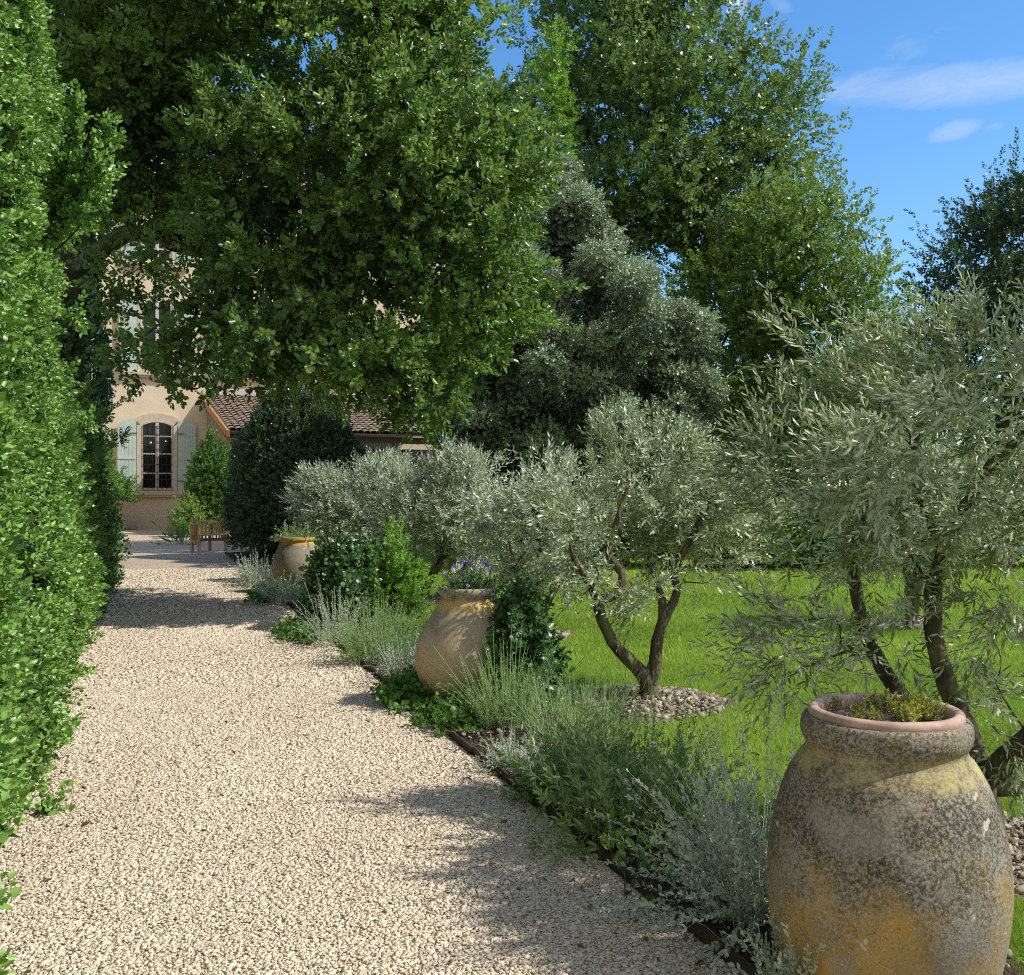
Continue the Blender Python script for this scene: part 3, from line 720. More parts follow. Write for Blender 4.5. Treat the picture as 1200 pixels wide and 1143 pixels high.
def dome(name, label, c, r, h, n, temps, mat, cat='shrub', group=None, z0=0., dens_up=.35, sc=(.8, 1.2), tb=.5, lump=.18, core=None, shell=.75, bark_=True):
    """a leafy shrub: sprigs through a lumpy dome, a few stems inside"""
    root = empty(name, (c[0], c[1], z0), label, cat, group)
    u = unit(rng.normal(size=(n, 3))); u[:, 2] = np.abs(u[:, 2]) * 1.0 - .25 * rng.random(n); u = unit(u)
    lm = np.array([1 + lump * (mnoise.noise(Vector(tuple(q * 2.2 + c[0]))) * 1.6 + .5 * mnoise.noise(Vector(tuple(q * 6 + c[1])))) for q in u])
    rho = (shell + (1 - shell) * rng.random(n)) * lm
    P = np.array([c[0], c[1], z0 + h * .22]) + u * rho[:, None] * np.array([r[0], r[1], h * .78]); P[:, 2] = np.maximum(P[:, 2], z0 + .03)
    D = unit(u + np.array([0, 0, dens_up]) + rng.normal(0, .35, (n, 3)))
    tt = tb + .9 * (lm - 1) + rng.normal(0, .13, n)
    V, F, T = scatter(temps, P, D, rng.uniform(sc[0], sc[1], n), tt)
    np_mesh('foliage', V, F, M[mat], root, tint=T)
    if bark_:
        tg = P[rng.choice(n, min(n, 26), replace=False)]; b = np.array([c[0], c[1], z0])
        Pp, par, rad = grow([([b, b + np.array([0, 0, h * .2])], -1)], tg, h * .2, min(.05, .03 * h + .01), .004)
        V, F = tubes(Pp, par, rad, 5); np_mesh('stems', V, F, M['oak_bark'], root, smooth=True)
    return root

BED = 'bed plants'
def bp(px, py): d = FP * EYE / (py - 571.5); return ((px - 600) / FP * d, d)
# foreground bed, from the near jar outwards
stems_plant('silver_bush', 'large silvery bush with arching stems left of the foreground jar', (.93, 3.74), 220, .44, .66, .032, .014, 40, 'silverbush_leaf', r0=.20, curl=.4, bias=(-.15, -.1), hv=.3)
stems_plant('silver_bush', 'smaller silvery bush spilling over the edging at the foot of the foreground jar', (.86, 3.12), 50, .24, .55, .026, .012, 34, 'silverbush_leaf', r0=.08, curl=.4, tb=.4)
stems_plant('tall_herb', 'tall wispy grey herb in front of the lawn behind the large silvery bush', (.98, 4.15), 50, .56, .38, .026, .009, 28, 'silverbush_leaf', r0=.22, curl=.2, tb=.35)
stems_plant('sage_plant', 'broad leaved sage in the bed beside the large silvery bush', (.55, 4.66), 190, .36, .66, .066, .019, 20, 'sage_leaf', r0=.26, curl=.3)
stems_plant('sage_plant', 'lower sage spreading over the edging near the black hose', (.36, 5.25), 170, .28, .75, .054, .016, 20, 'sage_leaf', r0=.2, curl=.3, tb=.4)
stems_plant('seeding_herb', 'dark seeding herb with upright stems between sage and lawn', (.66, 5.2), 90, .46, .34, .020, .008, 30, 'sage_leaf', r0=.24, curl=.2, tb=.15)
stems_plant('leafy_weed', 'bright green round leaved weed beside the edging', (.51, 4.22), 20, .12, .7, .045, .040, 4, 'shrub_leaf', r0=.09, t0=.8, curl=.2, tb=.8)
stems_plant('leafy_weed', 'yellow green weed under the large silvery bush', (.50, 4.02), 24, .13, .7, .040, .035, 4, 'ground_leaf', r0=.12, t0=.8, curl=.2, tb=.9)
stems_plant('grey_cushion', 'small pale grey cushion plant beside the black hose', (.02, 5.78), 110, .17, .8, .024, .007, 22, 'silverbush_leaf', r0=.12, curl=.3, tb=.75)
stems_plant('fine_grass_clump', 'fine green grassy clump on the lawn edge beside the rubble ring', (.42, 6.35), 260, .32, .42, .10, .004, 5, 'lavender_leaf', r0=.30, curl=.4, t0=.05, tb=.7, a=(30, 8))
lav = stems_plant('lavender', 'large lavender with tall pale stems in front of the middle jar', (-.03, 6.72), 150, .36, .55, .036, .0048, 45, 'lavender_leaf', r0=.20, curl=.25, tb=.7)
def spikes(root, c, n, h, spread, r0, mat='lavender_leaf', bias=(0, 0)):
    az = rng.random(n) * 6.283; tl = np.abs(rng.normal(0, spread, n)); V, F, T = [], [], []; b = 0
    q = sprig(8, .06, .012, .008, 50, 30, False, .3)
    ps, ds = [], []
    for i in range(n):
        H = h * rng.uniform(.7, 1.15); o_ = np.array([math.cos(az[i]) + bias[0], math.sin(az[i]) + bias[1]]); o_ /= np.linalg.norm(o_)
        p0 = np.array([c[0], c[1], .05]) + np.array([*(o_ * r0 * rng.random()), 0]); p1 = p0 + np.array([*(o_ * math.sin(tl[i]) * H), math.cos(tl[i]) * H])
        pm = (p0 + p1) / 2 + np.array([0, 0, .03 * H]); P, par, rad = np.array([p0, pm, p1]), np.array([-1, 0, 1]), np.array([.0032, .0027, .0018])
        v, f = tubes(P, par, rad, 3, 0); V.append(v); F.append(f + b); b += len(v); T.append(np.full(len(v), .95)); ps.append(p1); ds.append(p1 - pm)
        for s in (.7, .55): ps.append(p0 + (p1 - p0) * s + (pm - (p0 + p1) / 2) * 1); ds.append(p1 - pm)
    v, f, t = scatter([q], np.array(ps), np.array(ds), rng.uniform(.6, 1.2, len(ps)), np.full(len(ps), .9)); V.append(v); F.append(f + b); T.append(t)
    np_mesh('flower_stems', np.concatenate(V), np.concatenate(F), M[mat], root, tint=np.concatenate(T))
spikes(lav, (-.03, 6.72), 34, .58, .48, .14, bias=(-.1, 0))
ivyf = dome('low_ivy', 'low dark ivy on the soil at the foot of the middle jar', (-.72, 7.75), (.30, .62), .14, 330, T_ivy, 'ground_leaf', 'ivy', sc=(.5, .8), bark_=False, shell=.3)
dome('low_ivy', 'low dark ivy along the edging in front of the middle jar', (-.36, 6.95), (.30, .42), .12, 200, T_ivy, 'ground_leaf', 'ivy', sc=(.5, .8), bark_=False, shell=.3, tb=.4)
dome('jar_ivy', 'dark ivy growing up the right side of the middle jar', (.06, 7.36), (.26, .34), .86, 900, T_ivy, 'ivy_leaf', 'ivy', sc=(.55, .9), tb=.35, shell=.5)
stems_plant('silver_bush', 'grey wispy bush under the left side of the middle jar', (-.82, 8.35), 90, .32, .6, .030, .010, 32, 'silverbush_leaf', r0=.18, tb=.3)
lav2 = stems_plant('lavender', 'yellowish green lavender between the middle jar and the ivy mound', (-1.22, 9.3), 190, .42, .48, .040, .006, 38, 'lavender_leaf', r0=.28, tb=.65)
spikes(lav2, (-1.2, 9.3), 30, .50, .32, .2)
stems_plant('silver_bush', 'thin grey bush in front of the ivy mound', (-1.72, 10.3), 80, .50, .45, .028, .010, 34, 'silverbush_leaf', r0=.22, tb=.4)
dome('ivy_mound', 'dense dark ivy mound with pale tips right of the farthest jar', (-1.86, 11.6), (.44, .55), 1.02, 1500, T_ivy, 'ivy_leaf', 'ivy', sc=(.7, 1.1), tb=.4, lump=.12, shell=.7)
stems_plant('ivy_flowers', 'pale flower heads on top of the ivy mound', (-1.80, 11.6), 40, .16, .6, .03, .012, 8, 'silverbush_leaf', r0=.35, z0=.92, flow=('white_petal', 46, .022), cat='flowers')
dome('green_shrub', 'bright green leafy shrub between ivy mound and second olive tree', (-1.42, 11.7), (.36, .42), 1.05, 900, T_hedge, 'shrub_leaf', sc=(.9, 1.4), tb=.6, shell=.3, lump=.3)
stems_plant('green_weed', 'light green wild plants on the lawn edge behind the middle jar', (-.62, 10.3), 150, .42, .45, .040, .012, 18, 'shrub_leaf', r0=.40, tb=.55)
stems_plant('silver_bush', 'round silvery bush in front of the farthest jar', (-3.10, 14.0), 150, .34, .65, .034, .014, 34, 'silverbush_leaf', r0=.26, tb=.6)
stems_plant('silver_bush', 'silvery bush left behind the farthest jar', (-4.02, 16.6), 190, .42, .6, .036, .015, 34, 'silverbush_leaf', r0=.34, tb=.55)
dome('low_ivy', 'low ivy along the edging below the ivy mound', (-2.15, 11.1), (.32, .8), .16, 300, T_ivy, 'ground_leaf', 'ivy', sc=(.6, .9), bark_=False, shell=.3)
dome('low_ivy', 'low ivy along the edging beside the farthest jar', (-3.45, 14.9), (.3, 1.2), .2, 300, T_ivy, 'ground_leaf', 'ivy', sc=(.6, .9), bark_=False, shell=.3, tb=.4)
# in the jars
sd = empty('sedum', (JAR1[0], JAR1[1], .875), 'yellow green sedum growing in the pink pot of the foreground jar', 'plant')
q = [sprig(12, .035, .011, .007, 75, 20, True, .2, stem=.0015) for _ in range(4)]
n = 300; cx_ = rng.normal(.04, .085, 26); cy_ = rng.normal(0, .085, 26); k_ = rng.integers(0, 26, n); gx = cx_[k_] + rng.normal(0, .014, n); gy = cy_[k_] + rng.normal(0, .014, n)
q_ = np.maximum(1, np.hypot(gx, gy) / .17); gx /= q_; gy /= q_
ti = np.where(gx > .02, .75, .10) + rng.normal(0, .15, n) + rng.normal(0, .2, 26)[k_]
V, F, T = scatter(q, np.stack([JAR1[0] + gx, JAR1[1] + gy, np.full(n, .872)], 1), np.stack([rng.normal(0, .4, n), rng.normal(0, .4, n), np.ones(n)], 1), np.where(gx > -.02, rng.uniform(.9, 1.5, n), rng.uniform(.6, 1.1, n)), ti)
np_mesh('foliage', V, F, M['sedum_leaf'], sd, tint=T)
n = 90; ang = rng.random(n) * 6.283; rr = .17 * np.sqrt(rng.random(n))
q = [sprig(3, .05, .012, .004, 60, 20, False, .2, stem=.0009) for _ in range(4)]
V, F, T = scatter(q, np.stack([JAR1[0] - .04 + rr * np.cos(ang), JAR1[1] + .03 + rr * np.sin(ang), np.full(n, .872)], 1), np.stack([rng.normal(0, .7, n), rng.normal(0, .7, n), np.ones(n)], 1), rng.uniform(.5, 1.2, n), rng.random(n))
tag(np_mesh('dry_stalks', V, F, M['dry_leaf'], sd, tint=T), kind='stuff')
fl = stems_plant('jar_flowers', 'violet and white flowers in the mouth of the middle jar', (J2[0] + .02, J2[1]), 120, .15, .8, .030, .014, 16, 'ground_leaf', r0=.15, z0=.80, flow=('violet_petal', 26, .024), cat='flowers', tb=.5)
q = [sprig(14, .03, .026, .024, 85, 15, True, .3)]
pw = np.array([[J2[0] - .07, J2[1] - .13, 1.0], [J2[0] + .07, J2[1] - .10, .99], [J2[0] + .12, J2[1] - .12, .98], [J2[0] - .10, J2[1] - .08, .97]])
flowers(fl, pw, q, 'white_petal')
pw = np.array([J2 + [x, y, z] for x, y, z in ((-.11, -.05, .99), (-.02, -.02, 1.04), (.02, .0, 1.02), (.15, -.02, 1.0), (-.05, .03, 1.03), (.05, -.03, .99), (.10, .03, 1.03))])
q = [sprig(16, .04, .022, .020, 85, 15, True, .3)]
flowers(fl, pw, q, 'violet_petal', (.8, 1.2))
stems_plant('jar_flowers', 'pale green plant with white flowers in the mouth of the farthest jar', (J3[0], J3[1]), 130, .24, .7, .032, .012, 18, 'sage_leaf', r0=.20, z0=.78, flow=('white_petal', 30, .016), cat='flowers', tb=.8)
# the irrigation hose
hp = [(.20, 5.62, .06), (.24, 5.50, .085), (.33, 5.36, .08), (.36, 5.24, .055), (.34, 5.16, .035)]
P = np.array(smooth_prof(hp, 6)); V, F = tubes(P, np.arange(-1, len(P) - 1), np.full(len(P), .009), 8, 0)
tag(np_mesh('irrigation_hose', V, F, M['hose'], smooth=True), 'short loop of black irrigation hose lying on the bed soil', 'hose')

# ------------------------------------------------------------------ hedges along the left
def hedge(name, label, d0, d1, h, depth, temps, mat, dens, bulge=.10, sc=(.8, 1.25), tb=.55, tops=True, lean=.0, deep=.0):
    y0 = (d0 + d1) / 2; root = empty(name, (edge_l(y0) - depth / 2, y0, 0), label, 'hedge')
    tvec = np.array([-.36, 1, 0]) / 1.0628; nvec = np.array([1, .36, 0]) / 1.0628
    Ln = (d1 - d0) * 1.0628
    def bump(a, z): return bulge * (1.2 * mnoise.noise(Vector((a * .9, z * .8, d0))) + .8 * mnoise.noise(Vector((a * 2.3, z * 2.3, d0 + 5))) + .35 * mnoise.noise(Vector((a * 6, z * 6, 2))))
    def hh(a): return h(a) if callable(h) else h * (1 + .04 * mnoise.noise(Vector((a * 1.3, 7, d0))))
    o0 = np.array([edge_l(d0), d0, 0])
    P, D, T = [], [], []
    n = int(dens * Ln * (h(Ln / 2) if callable(h) else h))
    cl = [(rng.random() * Ln, rng.random(), rng.normal(0, .055), rng.normal(0, .17), rng.normal(0, .35), rng.normal(0, .35)) for _ in range(max(8, n // 7))]
    for _ in range(n):
        ca, cz, co2, ct, dx, dz = cl[rng.integers(len(cl))]
        a = ca + rng.normal(0, .055); H = hh(a); z = H * cz + rng.normal(0, .055); bu = bump(a, z) + co2
        foot = .12 * math.exp(-z * 5)
        off = bu - lean * z - foot - abs(rng.normal(0, .05)) - .03
        P.append(o0 + tvec * a + nvec * off + np.array([0, 0, max(z, .03)])); D.append(nvec + tvec * dx + np.array([0, 0, .45 + dz]) + rng.normal(0, .30, 3)); T.append(tb + ct + bu / max(bulge, .01) * .30 + rng.normal(0, .13) - .12 * (z < .4))  # hollows tinted darker than bulges: shade between the clusters put into the colour
    for _ in range(int(n * .10)):      # the far end and the near end faces
        e = Ln if rng.random() < .75 else 0; o_ = -depth * rng.random(); z = hh(e) * rng.random()
        P.append(o0 + tvec * (e + bump(o_ * 2, z) * (1 if e else -1)) + nvec * (o_ - lean * z) + np.array([0, 0, z])); D.append(tvec * (1 if e else -1) + np.array([0, 0, .4]) + rng.normal(0, .35, 3)); T.append(tb - .1 + rng.normal(0, .12))
    for _ in range(int(dens * Ln * depth * .5)):
        a = rng.random() * Ln; o_ = -depth * rng.random(); H = hh(a)
        P.append(o0 + tvec * a + nvec * (o_ - lean * H) + np.array([0, 0, H + bump(a * 1.7, o_ * 3) * .8])); D.append(np.array([0, 0, 1.]) + rng.normal(0, .4, 3)); T.append(tb + .1 + rng.normal(0, .12))
    P, D, T = np.array(P), np.array(D), np.array(T); S = rng.uniform(sc[0], sc[1], len(P))
    V, F, T2 = scatter(temps, P, D, S, T)
    np_mesh('foliage', V, F, M[mat], root, tint=T2)
    # inner leaves and a filler core, coloured dark for the shade inside the hedge
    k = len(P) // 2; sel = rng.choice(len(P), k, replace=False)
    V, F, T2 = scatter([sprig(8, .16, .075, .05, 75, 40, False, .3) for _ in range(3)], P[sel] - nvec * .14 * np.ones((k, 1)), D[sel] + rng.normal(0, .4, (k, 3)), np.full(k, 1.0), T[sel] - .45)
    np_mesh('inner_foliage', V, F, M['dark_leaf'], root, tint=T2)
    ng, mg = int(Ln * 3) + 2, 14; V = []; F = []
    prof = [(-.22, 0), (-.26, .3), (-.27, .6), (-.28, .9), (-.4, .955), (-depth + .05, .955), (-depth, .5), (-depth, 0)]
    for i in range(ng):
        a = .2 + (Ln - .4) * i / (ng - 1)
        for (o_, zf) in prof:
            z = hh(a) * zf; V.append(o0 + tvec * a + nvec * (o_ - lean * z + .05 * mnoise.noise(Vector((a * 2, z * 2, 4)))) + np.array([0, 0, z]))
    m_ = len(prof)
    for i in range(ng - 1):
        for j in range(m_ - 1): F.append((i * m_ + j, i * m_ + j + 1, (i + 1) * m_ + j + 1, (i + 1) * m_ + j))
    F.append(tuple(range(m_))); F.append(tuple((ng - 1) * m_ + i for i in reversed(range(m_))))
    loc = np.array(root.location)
    py_mesh('shade_core', [v - loc for v in V], F, M['dark_leaf'], root)
    return root
def h_near(a): return 6.1 + .25 * math.sin(a * 1.7)
h1 = hedge('leafy_hedge', 'tall bright green hedge filling the left side of the path, nearest section', 1.8, 8.3, h_near, .9, T_hedge, 'hedge_leaf', 360, .19, (.8, 1.35), .55, lean=.035)
def h_mid(a): return 2.6 - .02 * a + .18 * math.sin(a * 1.9) + .1 * math.sin(a * 4.1)
h2 = hedge('leafy_hedge', 'lower hedge section beyond the tall one, in front of the ivy covered trunk', 8.6, 22.3, h_mid, .9, T_hedge_far, 'hedge_leaf', 250, .14, (1.0, 1.6), .20, lean=.09)
# long shoots sticking out of the near hedge
def shoots(root, pts, mat='hedge_leaf'):
    P, D, S, T = [], [], [], []
    lines = []
    for (a, b, n) in pts:
        a, b = np.array(a), np.array(b); pl = [a + (b - a) * t + np.array([0, 0, -.04 * math.sin(t * 3.14)]) for t in np.linspace(0, 1, 6)]; lines.append(pl)
        for i in range(n):
            t = rng.random() ** .8; p = a + (b - a) * t; P.append(p + rng.normal(0, .02, 3)); D.append(unit(b - a) * .7 + rng.normal(0, .6, 3) + np.array([0, 0, .25])); S.append(rng.uniform(.9, 1.5)); T.append(.75 + rng.normal(0, .12))
    V, F, T2 = scatter(T_hedge, np.array(P), np.array(D), np.array(S), np.array(T)); np_mesh('long_shoots', V, F, M[mat], root, tint=T2)
    for pl in lines:
        v, f = tubes(np.array(pl), np.arange(-1, len(pl) - 1), np.linspace(.010, .003, len(pl)), 5)
        np_mesh('shoot_stem', v, f, M['oak_bark'], root, smooth=True)
D7 = 6.6
shoots(h1, [(at(40, 330, D7), at(92, 130, D7 - .2), 75), (at(60, 290, D7), at(125, 150, D7 - .3), 60), (at(55, 260, D7), at(132, 190, D7 - .4), 34), (at(55, 300, D7), at(118, 232, D7 - .4), 24), (at(45, 130, D7), at(66, 130, D7), 10), (at(50, 370, D7), at(92, 372, D7), 14),
            (at(40, 900, 6.0), at(78, 850, 5.9), 10), (at(10, 965, 5.0), at(58, 950, 5.0), 7), (at(50, 460, 7.6), at(84, 440, 7.5), 16), (at(60, 520, 7.8), at(104, 500, 7.7), 14)])
shoots(h2, [(at(95, 560, 13), at(103, 437, 13), 26), (at(95, 520, 13), at(118, 470, 13), 18), (at(105, 540, 14), at(146, 512, 14), 22), (at(100, 500, 13.5), at(140, 470, 13.5), 12), (at(100, 600, 14), at(138, 585, 14), 18), (at(105, 650, 15), at(136, 632, 15), 16)])

# ------------------------------------------------------------------ trees
# 1 the spreading oak, ivy on its trunk
b = np.array([-7.0, 16.2, 0])
ob = [b, (-7.0, 16.1, 1.5), (-6.95, 16.0, 3.2), (-6.9, 15.8, 4.8), (-6.6, 15.4, 6.4), (-6.1, 15.0, 8.0), (-5.4, 14.6, 9.6)]
limb1 = [at(150, 262, 14.6), at(200, 285, 14.2), at(250, 300, 13.7), at(310, 300, 13.2), at(380, 300, 12.8)]
limb2 = [at(150, 170, 14.4), at(230, 150, 14), at(300, 130, 13.6), at(370, 130, 13.2), at(450, 100, 13)]
limb3 = [at(260, 240, 13.8), at(330, 250, 13.4), at(400, 220, 12.8), at(470, 210, 12.4)]
lines = [(ob, -1, [.42, .38, .35, .32, .27, .2, .12]), (limb1, 3, [.12, .105, .09, .075, .05]), (limb2, 4, [.17, .14, .11, .09, .06]), (limb3, 8, [.1, .08, .065, .05])]
lobes = [lobe_px(*v) for v in [(300, 335, 55, 62, 12.9, .8), (330, 405, 56, 34, 12.4, .7), (165, 195, 62, 42, 13.9, .8), (330, 60, 250, 150, 14, 2.6), (480, 210, 125, 130, 13.3, 1.9), (360, 220, 130, 95, 13, 1.5), (470, 380, 100, 75, 12.6, 1.2), (552, 265, 62, 100, 12.8, 1.2),
         (345, 330, 55, 45, 13, .8), (120, 90, 80, 95, 13, 1.3), (482, 60, 46, 80, 13.5, 1.2), (400, 400, 50, 40, 12.4, .8), (480, 440, 45, 40, 12, .6), (240, -110, 330, 110, 14, 3), (580, 350, 40, 50, 12.8, .7)]]
hang = np.array([at(x, y, d) for x, y, d in [(150, 320, 13.5), (165, 345, 13.2), (140, 360, 13.4), (150, 395, 13.1), (135, 420, 13), (155, 425, 13), (125, 335, 13.8), (200, 330, 13), (190, 395, 12.9), (215, 385, 12.8), (210, 415, 12.8), (200, 445, 12.6), (213, 455, 12.6),
    (235, 400, 12.7), (250, 425, 12.5), (270, 405, 12.6), (240, 350, 12.8), (180, 300, 13.2), (255, 445, 12.4), (290, 425, 12.4), (110, 305, 13.8), (100, 260, 14), (290, 380, 12.6), (85, 200, 14), (80, 130, 13.8), (70, 60, 13.6), (120, 200, 14), (110, 165, 14), (95, 180, 14), (88, 160, 14.1), (120, 150, 14), (100, 215, 14), (130, 250, 13.8), (150, 245, 13.8), (105, 140, 14), (140, 120, 14), (175, 130, 14), (200, 200, 13.6), (225, 180, 13.6), (215, 225, 13.4), (150, 190, 13.8), (175, 215, 13.6), (260, 330, 12.8), (285, 350, 12.8), (300, 400, 12.5), (270, 370, 12.6), (245, 370, 12.7), (320, 370, 12.5), (310, 415, 12.4), (330, 180, 13.8), (360, 195, 13.8), (390, 190, 13.8), (410, 215, 13.8), (430, 200, 13.8), (350, 225, 13.8), (210, 95, 14.2), (235, 110, 14.2), (190, 60, 14.2), (260, 60, 14.2), (220, 140, 14), (135, 185, 14), (155, 165, 14.2), (180, 160, 14), (235, 215, 13.6), (260, 240, 13.4), (280, 265, 13.2), (140, 220, 13.8), (190, 180, 13.6), (160, 150, 13.8), (205, 235, 13.4), (180, 255, 13.4), (225, 265, 13.3), (115, 235, 13.9), (240, 300, 13), (270, 320, 13), (165, 275, 13.6), (250, 280, 13),
    (445, 470, 11.9), (480, 485, 11.8), (495, 475, 11.9), (470, 460, 12), (420, 455, 12), (388, 442, 12.1), (350, 440, 12.2), (505, 455, 12.1), (320, 435, 12.3), (290, 440, 12.3), (525, 440, 12.3), (550, 420, 12.5), (585, 400, 12.6)]])
oak = tree('oak_tree', 'huge spreading oak overhanging the path, its trunk behind the hedge', b, lobes, 'oak_leaf', T_oak, .42, 33, lines=lines, barkm='oak_bark', dens=.9, seg=.5, small=hang, small_rc=.25, small_ns=17, shoots_=1.2, shl=1.5, sc=(.85, 1.35), tvar=.24, tbase=.45, up=.2, flat=.5, sides=10, tip=.006, shell=.2, back=.7)
iv = empty('trunk_ivy', (b[0], b[1], 0), 'dark ivy clothing the trunk of the spreading oak', 'ivy')
n = 5200; z = rng.random(n) * 6.3; a = rng.random(n) * 6.283; rr = (.50 + .12 * np.sin(z * 2.3) + .1 * np.sin(a * 3 + z)) * (1 + .1 * rng.normal(0, 1, n)) * np.where(z > 5.4, .8, 1)
P = np.stack([b[0] - .02 + rr * np.cos(a), b[1] - .1 + rr * np.sin(a), z + .02], 1)
V, F, T = scatter(T_ivy, P, np.stack([np.cos(a), np.sin(a), np.full(n, -.2)], 1) + rng.normal(0, .4, (n, 3)), rng.uniform(.7, 1.2, n), rng.normal(.3, .2, n))
np_mesh('foliage', V, F, M['ivy_leaf'], iv, tint=T)

# 2 tall trees beyond the lawn
tb_ = at(818, 640, 27.0); tb_[2] = 0
tr = [tb_, (tb_[0], 27, 2.5), at(818, 430, 27), at(822, 380, 27), at(815, 300, 27), at(790, 220, 27), at(770, 140, 27), at(755, 40, 27), at(745, -60, 27)]
lb = [at(850, 330, 26.6), at(880, 250, 26.4), at(900, 190, 26.2)]
lc = [at(760, 270, 26.8), at(700, 180, 26.6), at(660, 90, 26.5)]
ld = [at(835, 385, 26.8), at(880, 355, 26.5), at(930, 330, 26.2)]
lobes = [lobe_px(*v) for v in [(700, 100, 80, 110, 27, 2.3), (800, 120, 90, 100, 26.5, 2.2), (760, 230, 110, 65, 26.5, 2), (880, 160, 62, 75, 26.5, 1.7), (665, 50, 34, 80, 27, 1.2), (730, -60, 105, 90, 27, 2.4), (830, 285, 60, 45, 26.5, 1.5), (700, 290, 70, 50, 27, 1.4), (800, 30, 50, 60, 26.5, 1.4), (925, 120, 30, 45, 26, .9), (640, 150, 40, 60, 27.5, 1.1), (850, 215, 60, 40, 26, 1.2)]]
tree('tall_tree', 'tallest dark green tree behind the lawn, reaching out of the top', tb_, lobes, 'tall_leaf', T_tall, .72, 34, inner=.25, shoots_=1.2, shl=1.5, lines=[(tr, -1, [.36, .31, .27, .24, .2, .16, .12, .09, .05]), (lb, 4, [.13, .1, .06]), (lc, 4, [.14, .1, .06]), (ld, 3, [.12, .09, .06])], seg=1.0, dens=1.35, sc=(.95, 1.6), tvar=.18, sides=8, tip=.012, shell=.25, flat=.65, up=.3, rvar=.45)
tb2 = at(905, 640, 24.5); tb2[2] = 0
lobes = [lobe_px(*v) for v in [(930, 300, 70, 70, 24.5, 1.8), (870, 330, 50, 60, 25, 1.2), (985, 320, 44, 60, 24, 1.2), (960, 390, 70, 60, 24.5, 1.5), (880, 400, 62, 60, 25, 1.3), (930, 455, 90, 50, 24.5, 1.4), (860, 480, 50, 50, 25, 1.2), (940, 240, 40, 35, 24.5, .9), (1010, 400, 35, 50, 24.3, 1), (890, 540, 70, 45, 24.6, 1.2), (1000, 500, 60, 50, 24.5, 1.2)]]
tree('leafy_tree', 'brighter green tree in front right of the tallest tree', tb2, lobes, 'lime_leaf', T_tall, .66, 40, base_r=.2, seg=.9, dens=1.5, inner=.3, shoots_=.8, shl=1.5, sc=(.8, 1.3), tvar=.18, tbase=.5, tip=.012, shell=.25, rvar=.45)
# weeping grey-green tree
tb3 = at(690, 640, 22.0); tb3[2] = 0
rows = {225: (628, 655), 240: (615, 668), 255: (610, 642, 675), 288: (620, 655, 688), 322: (600, 640, 690, 735), 350: (578, 622, 668, 716, 765), 384: (560, 604, 650, 700, 748, 792), 418: (545, 590, 636, 684, 732, 782), 452: (530, 575, 622, 668, 720, 768, 806),
        486: (520, 562, 606, 655, 704, 752, 796), 518: (545, 590, 640, 690, 738, 780)}
tc_ = []
for y_, xs in rows.items():
    for x_ in xs:
        q_ = max(0, 1 - ((x_ - 668) / 165) ** 2) ** .5
        jx, jy, jd = rng.normal(0, 7), rng.normal(0, 7), rng.normal(0, .45)
        tc_.append(at(x_ + jx, y_ + jy, 22 - (1.5 * q_ if y_ > 300 else .4) + jd))
        if rng.random() < .22: continue
        for _ in range(2): tc_.append(at(x_ + jx + rng.normal(0, 13), y_ + jy + rng.normal(0, 11), 21.6 - (1.5 * q_ if y_ > 300 else .3) + rng.normal(0, .5)))
        if rng.random() < .6: tc_.append(at(x_ + jx, y_ + jy, 22.4 + (1.5 * q_ if y_ > 300 else .4) + jd))
tc_ = np.array(tc_); inn = [lobe_px(665, 430, 120, 95, 22.2, 1.0), lobe_px(650, 300, 40, 90, 22.3, .5)]
wt = tree('weeping_tree', 'grey green weeping tree with drooping rounded tufts, centre of the view', tb3, inn, 'dark_leaf', T_small, .55, 60, base_r=.25, seg=.8, dens=.9, sc=(.9, 1.3), tip=.012, shell=.2, barkm='oak_bark', tbase=.2)  # crown inside the tufts uses dark leaves as painted shade
nT = len(tc_); rT = rng.uniform(.24, .48, nT); kT = (620 * (rT / .5) ** 2).astype(int); ix = np.repeat(np.arange(nT), kT); mT = len(ix)
u = unit(rng.normal(size=(mT, 3))); u[:, 2] = np.where(u[:, 2] < -.2, u[:, 2] * 1.5, u[:, 2] * .9)
lumpy = 1 + .22 * np.sin(u[:, 0] * 5 + ix) * np.cos(u[:, 1] * 4 + ix * 2)
P = tc_[ix] + u * (rT[ix] * lumpy * rng.uniform(.72, 1.05, mT))[:, None]
V, F, T = scatter(T_small, P, u + np.array([0, 0, -.35]) + rng.normal(0, .35, (mT, 3)), rng.uniform(.7, 1.1, mT), np.clip(rng.normal(.48, .14, nT)[ix] + .60 * u[:, 2] + rng.normal(0, .08, mT), 0, 1))  # tuft tops tinted lighter and undersides darker, light and shade in the tint
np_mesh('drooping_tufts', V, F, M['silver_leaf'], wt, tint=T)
# right edge
tb4 = at(1190, 640, 30.0); tb4[2] = 0
lobes = [lobe_px(*v) for v in [(1190, 300, 70, 70, 30, 2.4), (1150, 350, 60, 60, 29.5, 2), (1230, 260, 60, 60, 30, 2), (1120, 330, 32, 36, 29.5, 1), (1100, 385, 40, 36, 29.5, 1.2), (1250, 360, 80, 80, 30, 2), (1180, 430, 90, 50, 29.5, 1.6), (1165, 275, 30, 30, 30, 1)]]
tree('dark_tree', 'very dark tree against the sky at the right edge of the view', tb4, lobes, 'dark_leaf', T_tall, .75, 42, shoots_=1, base_r=.3, seg=1.1, dens=1.0, sc=(.9, 1.4), tip=.012, shell=.25, rvar=.45)
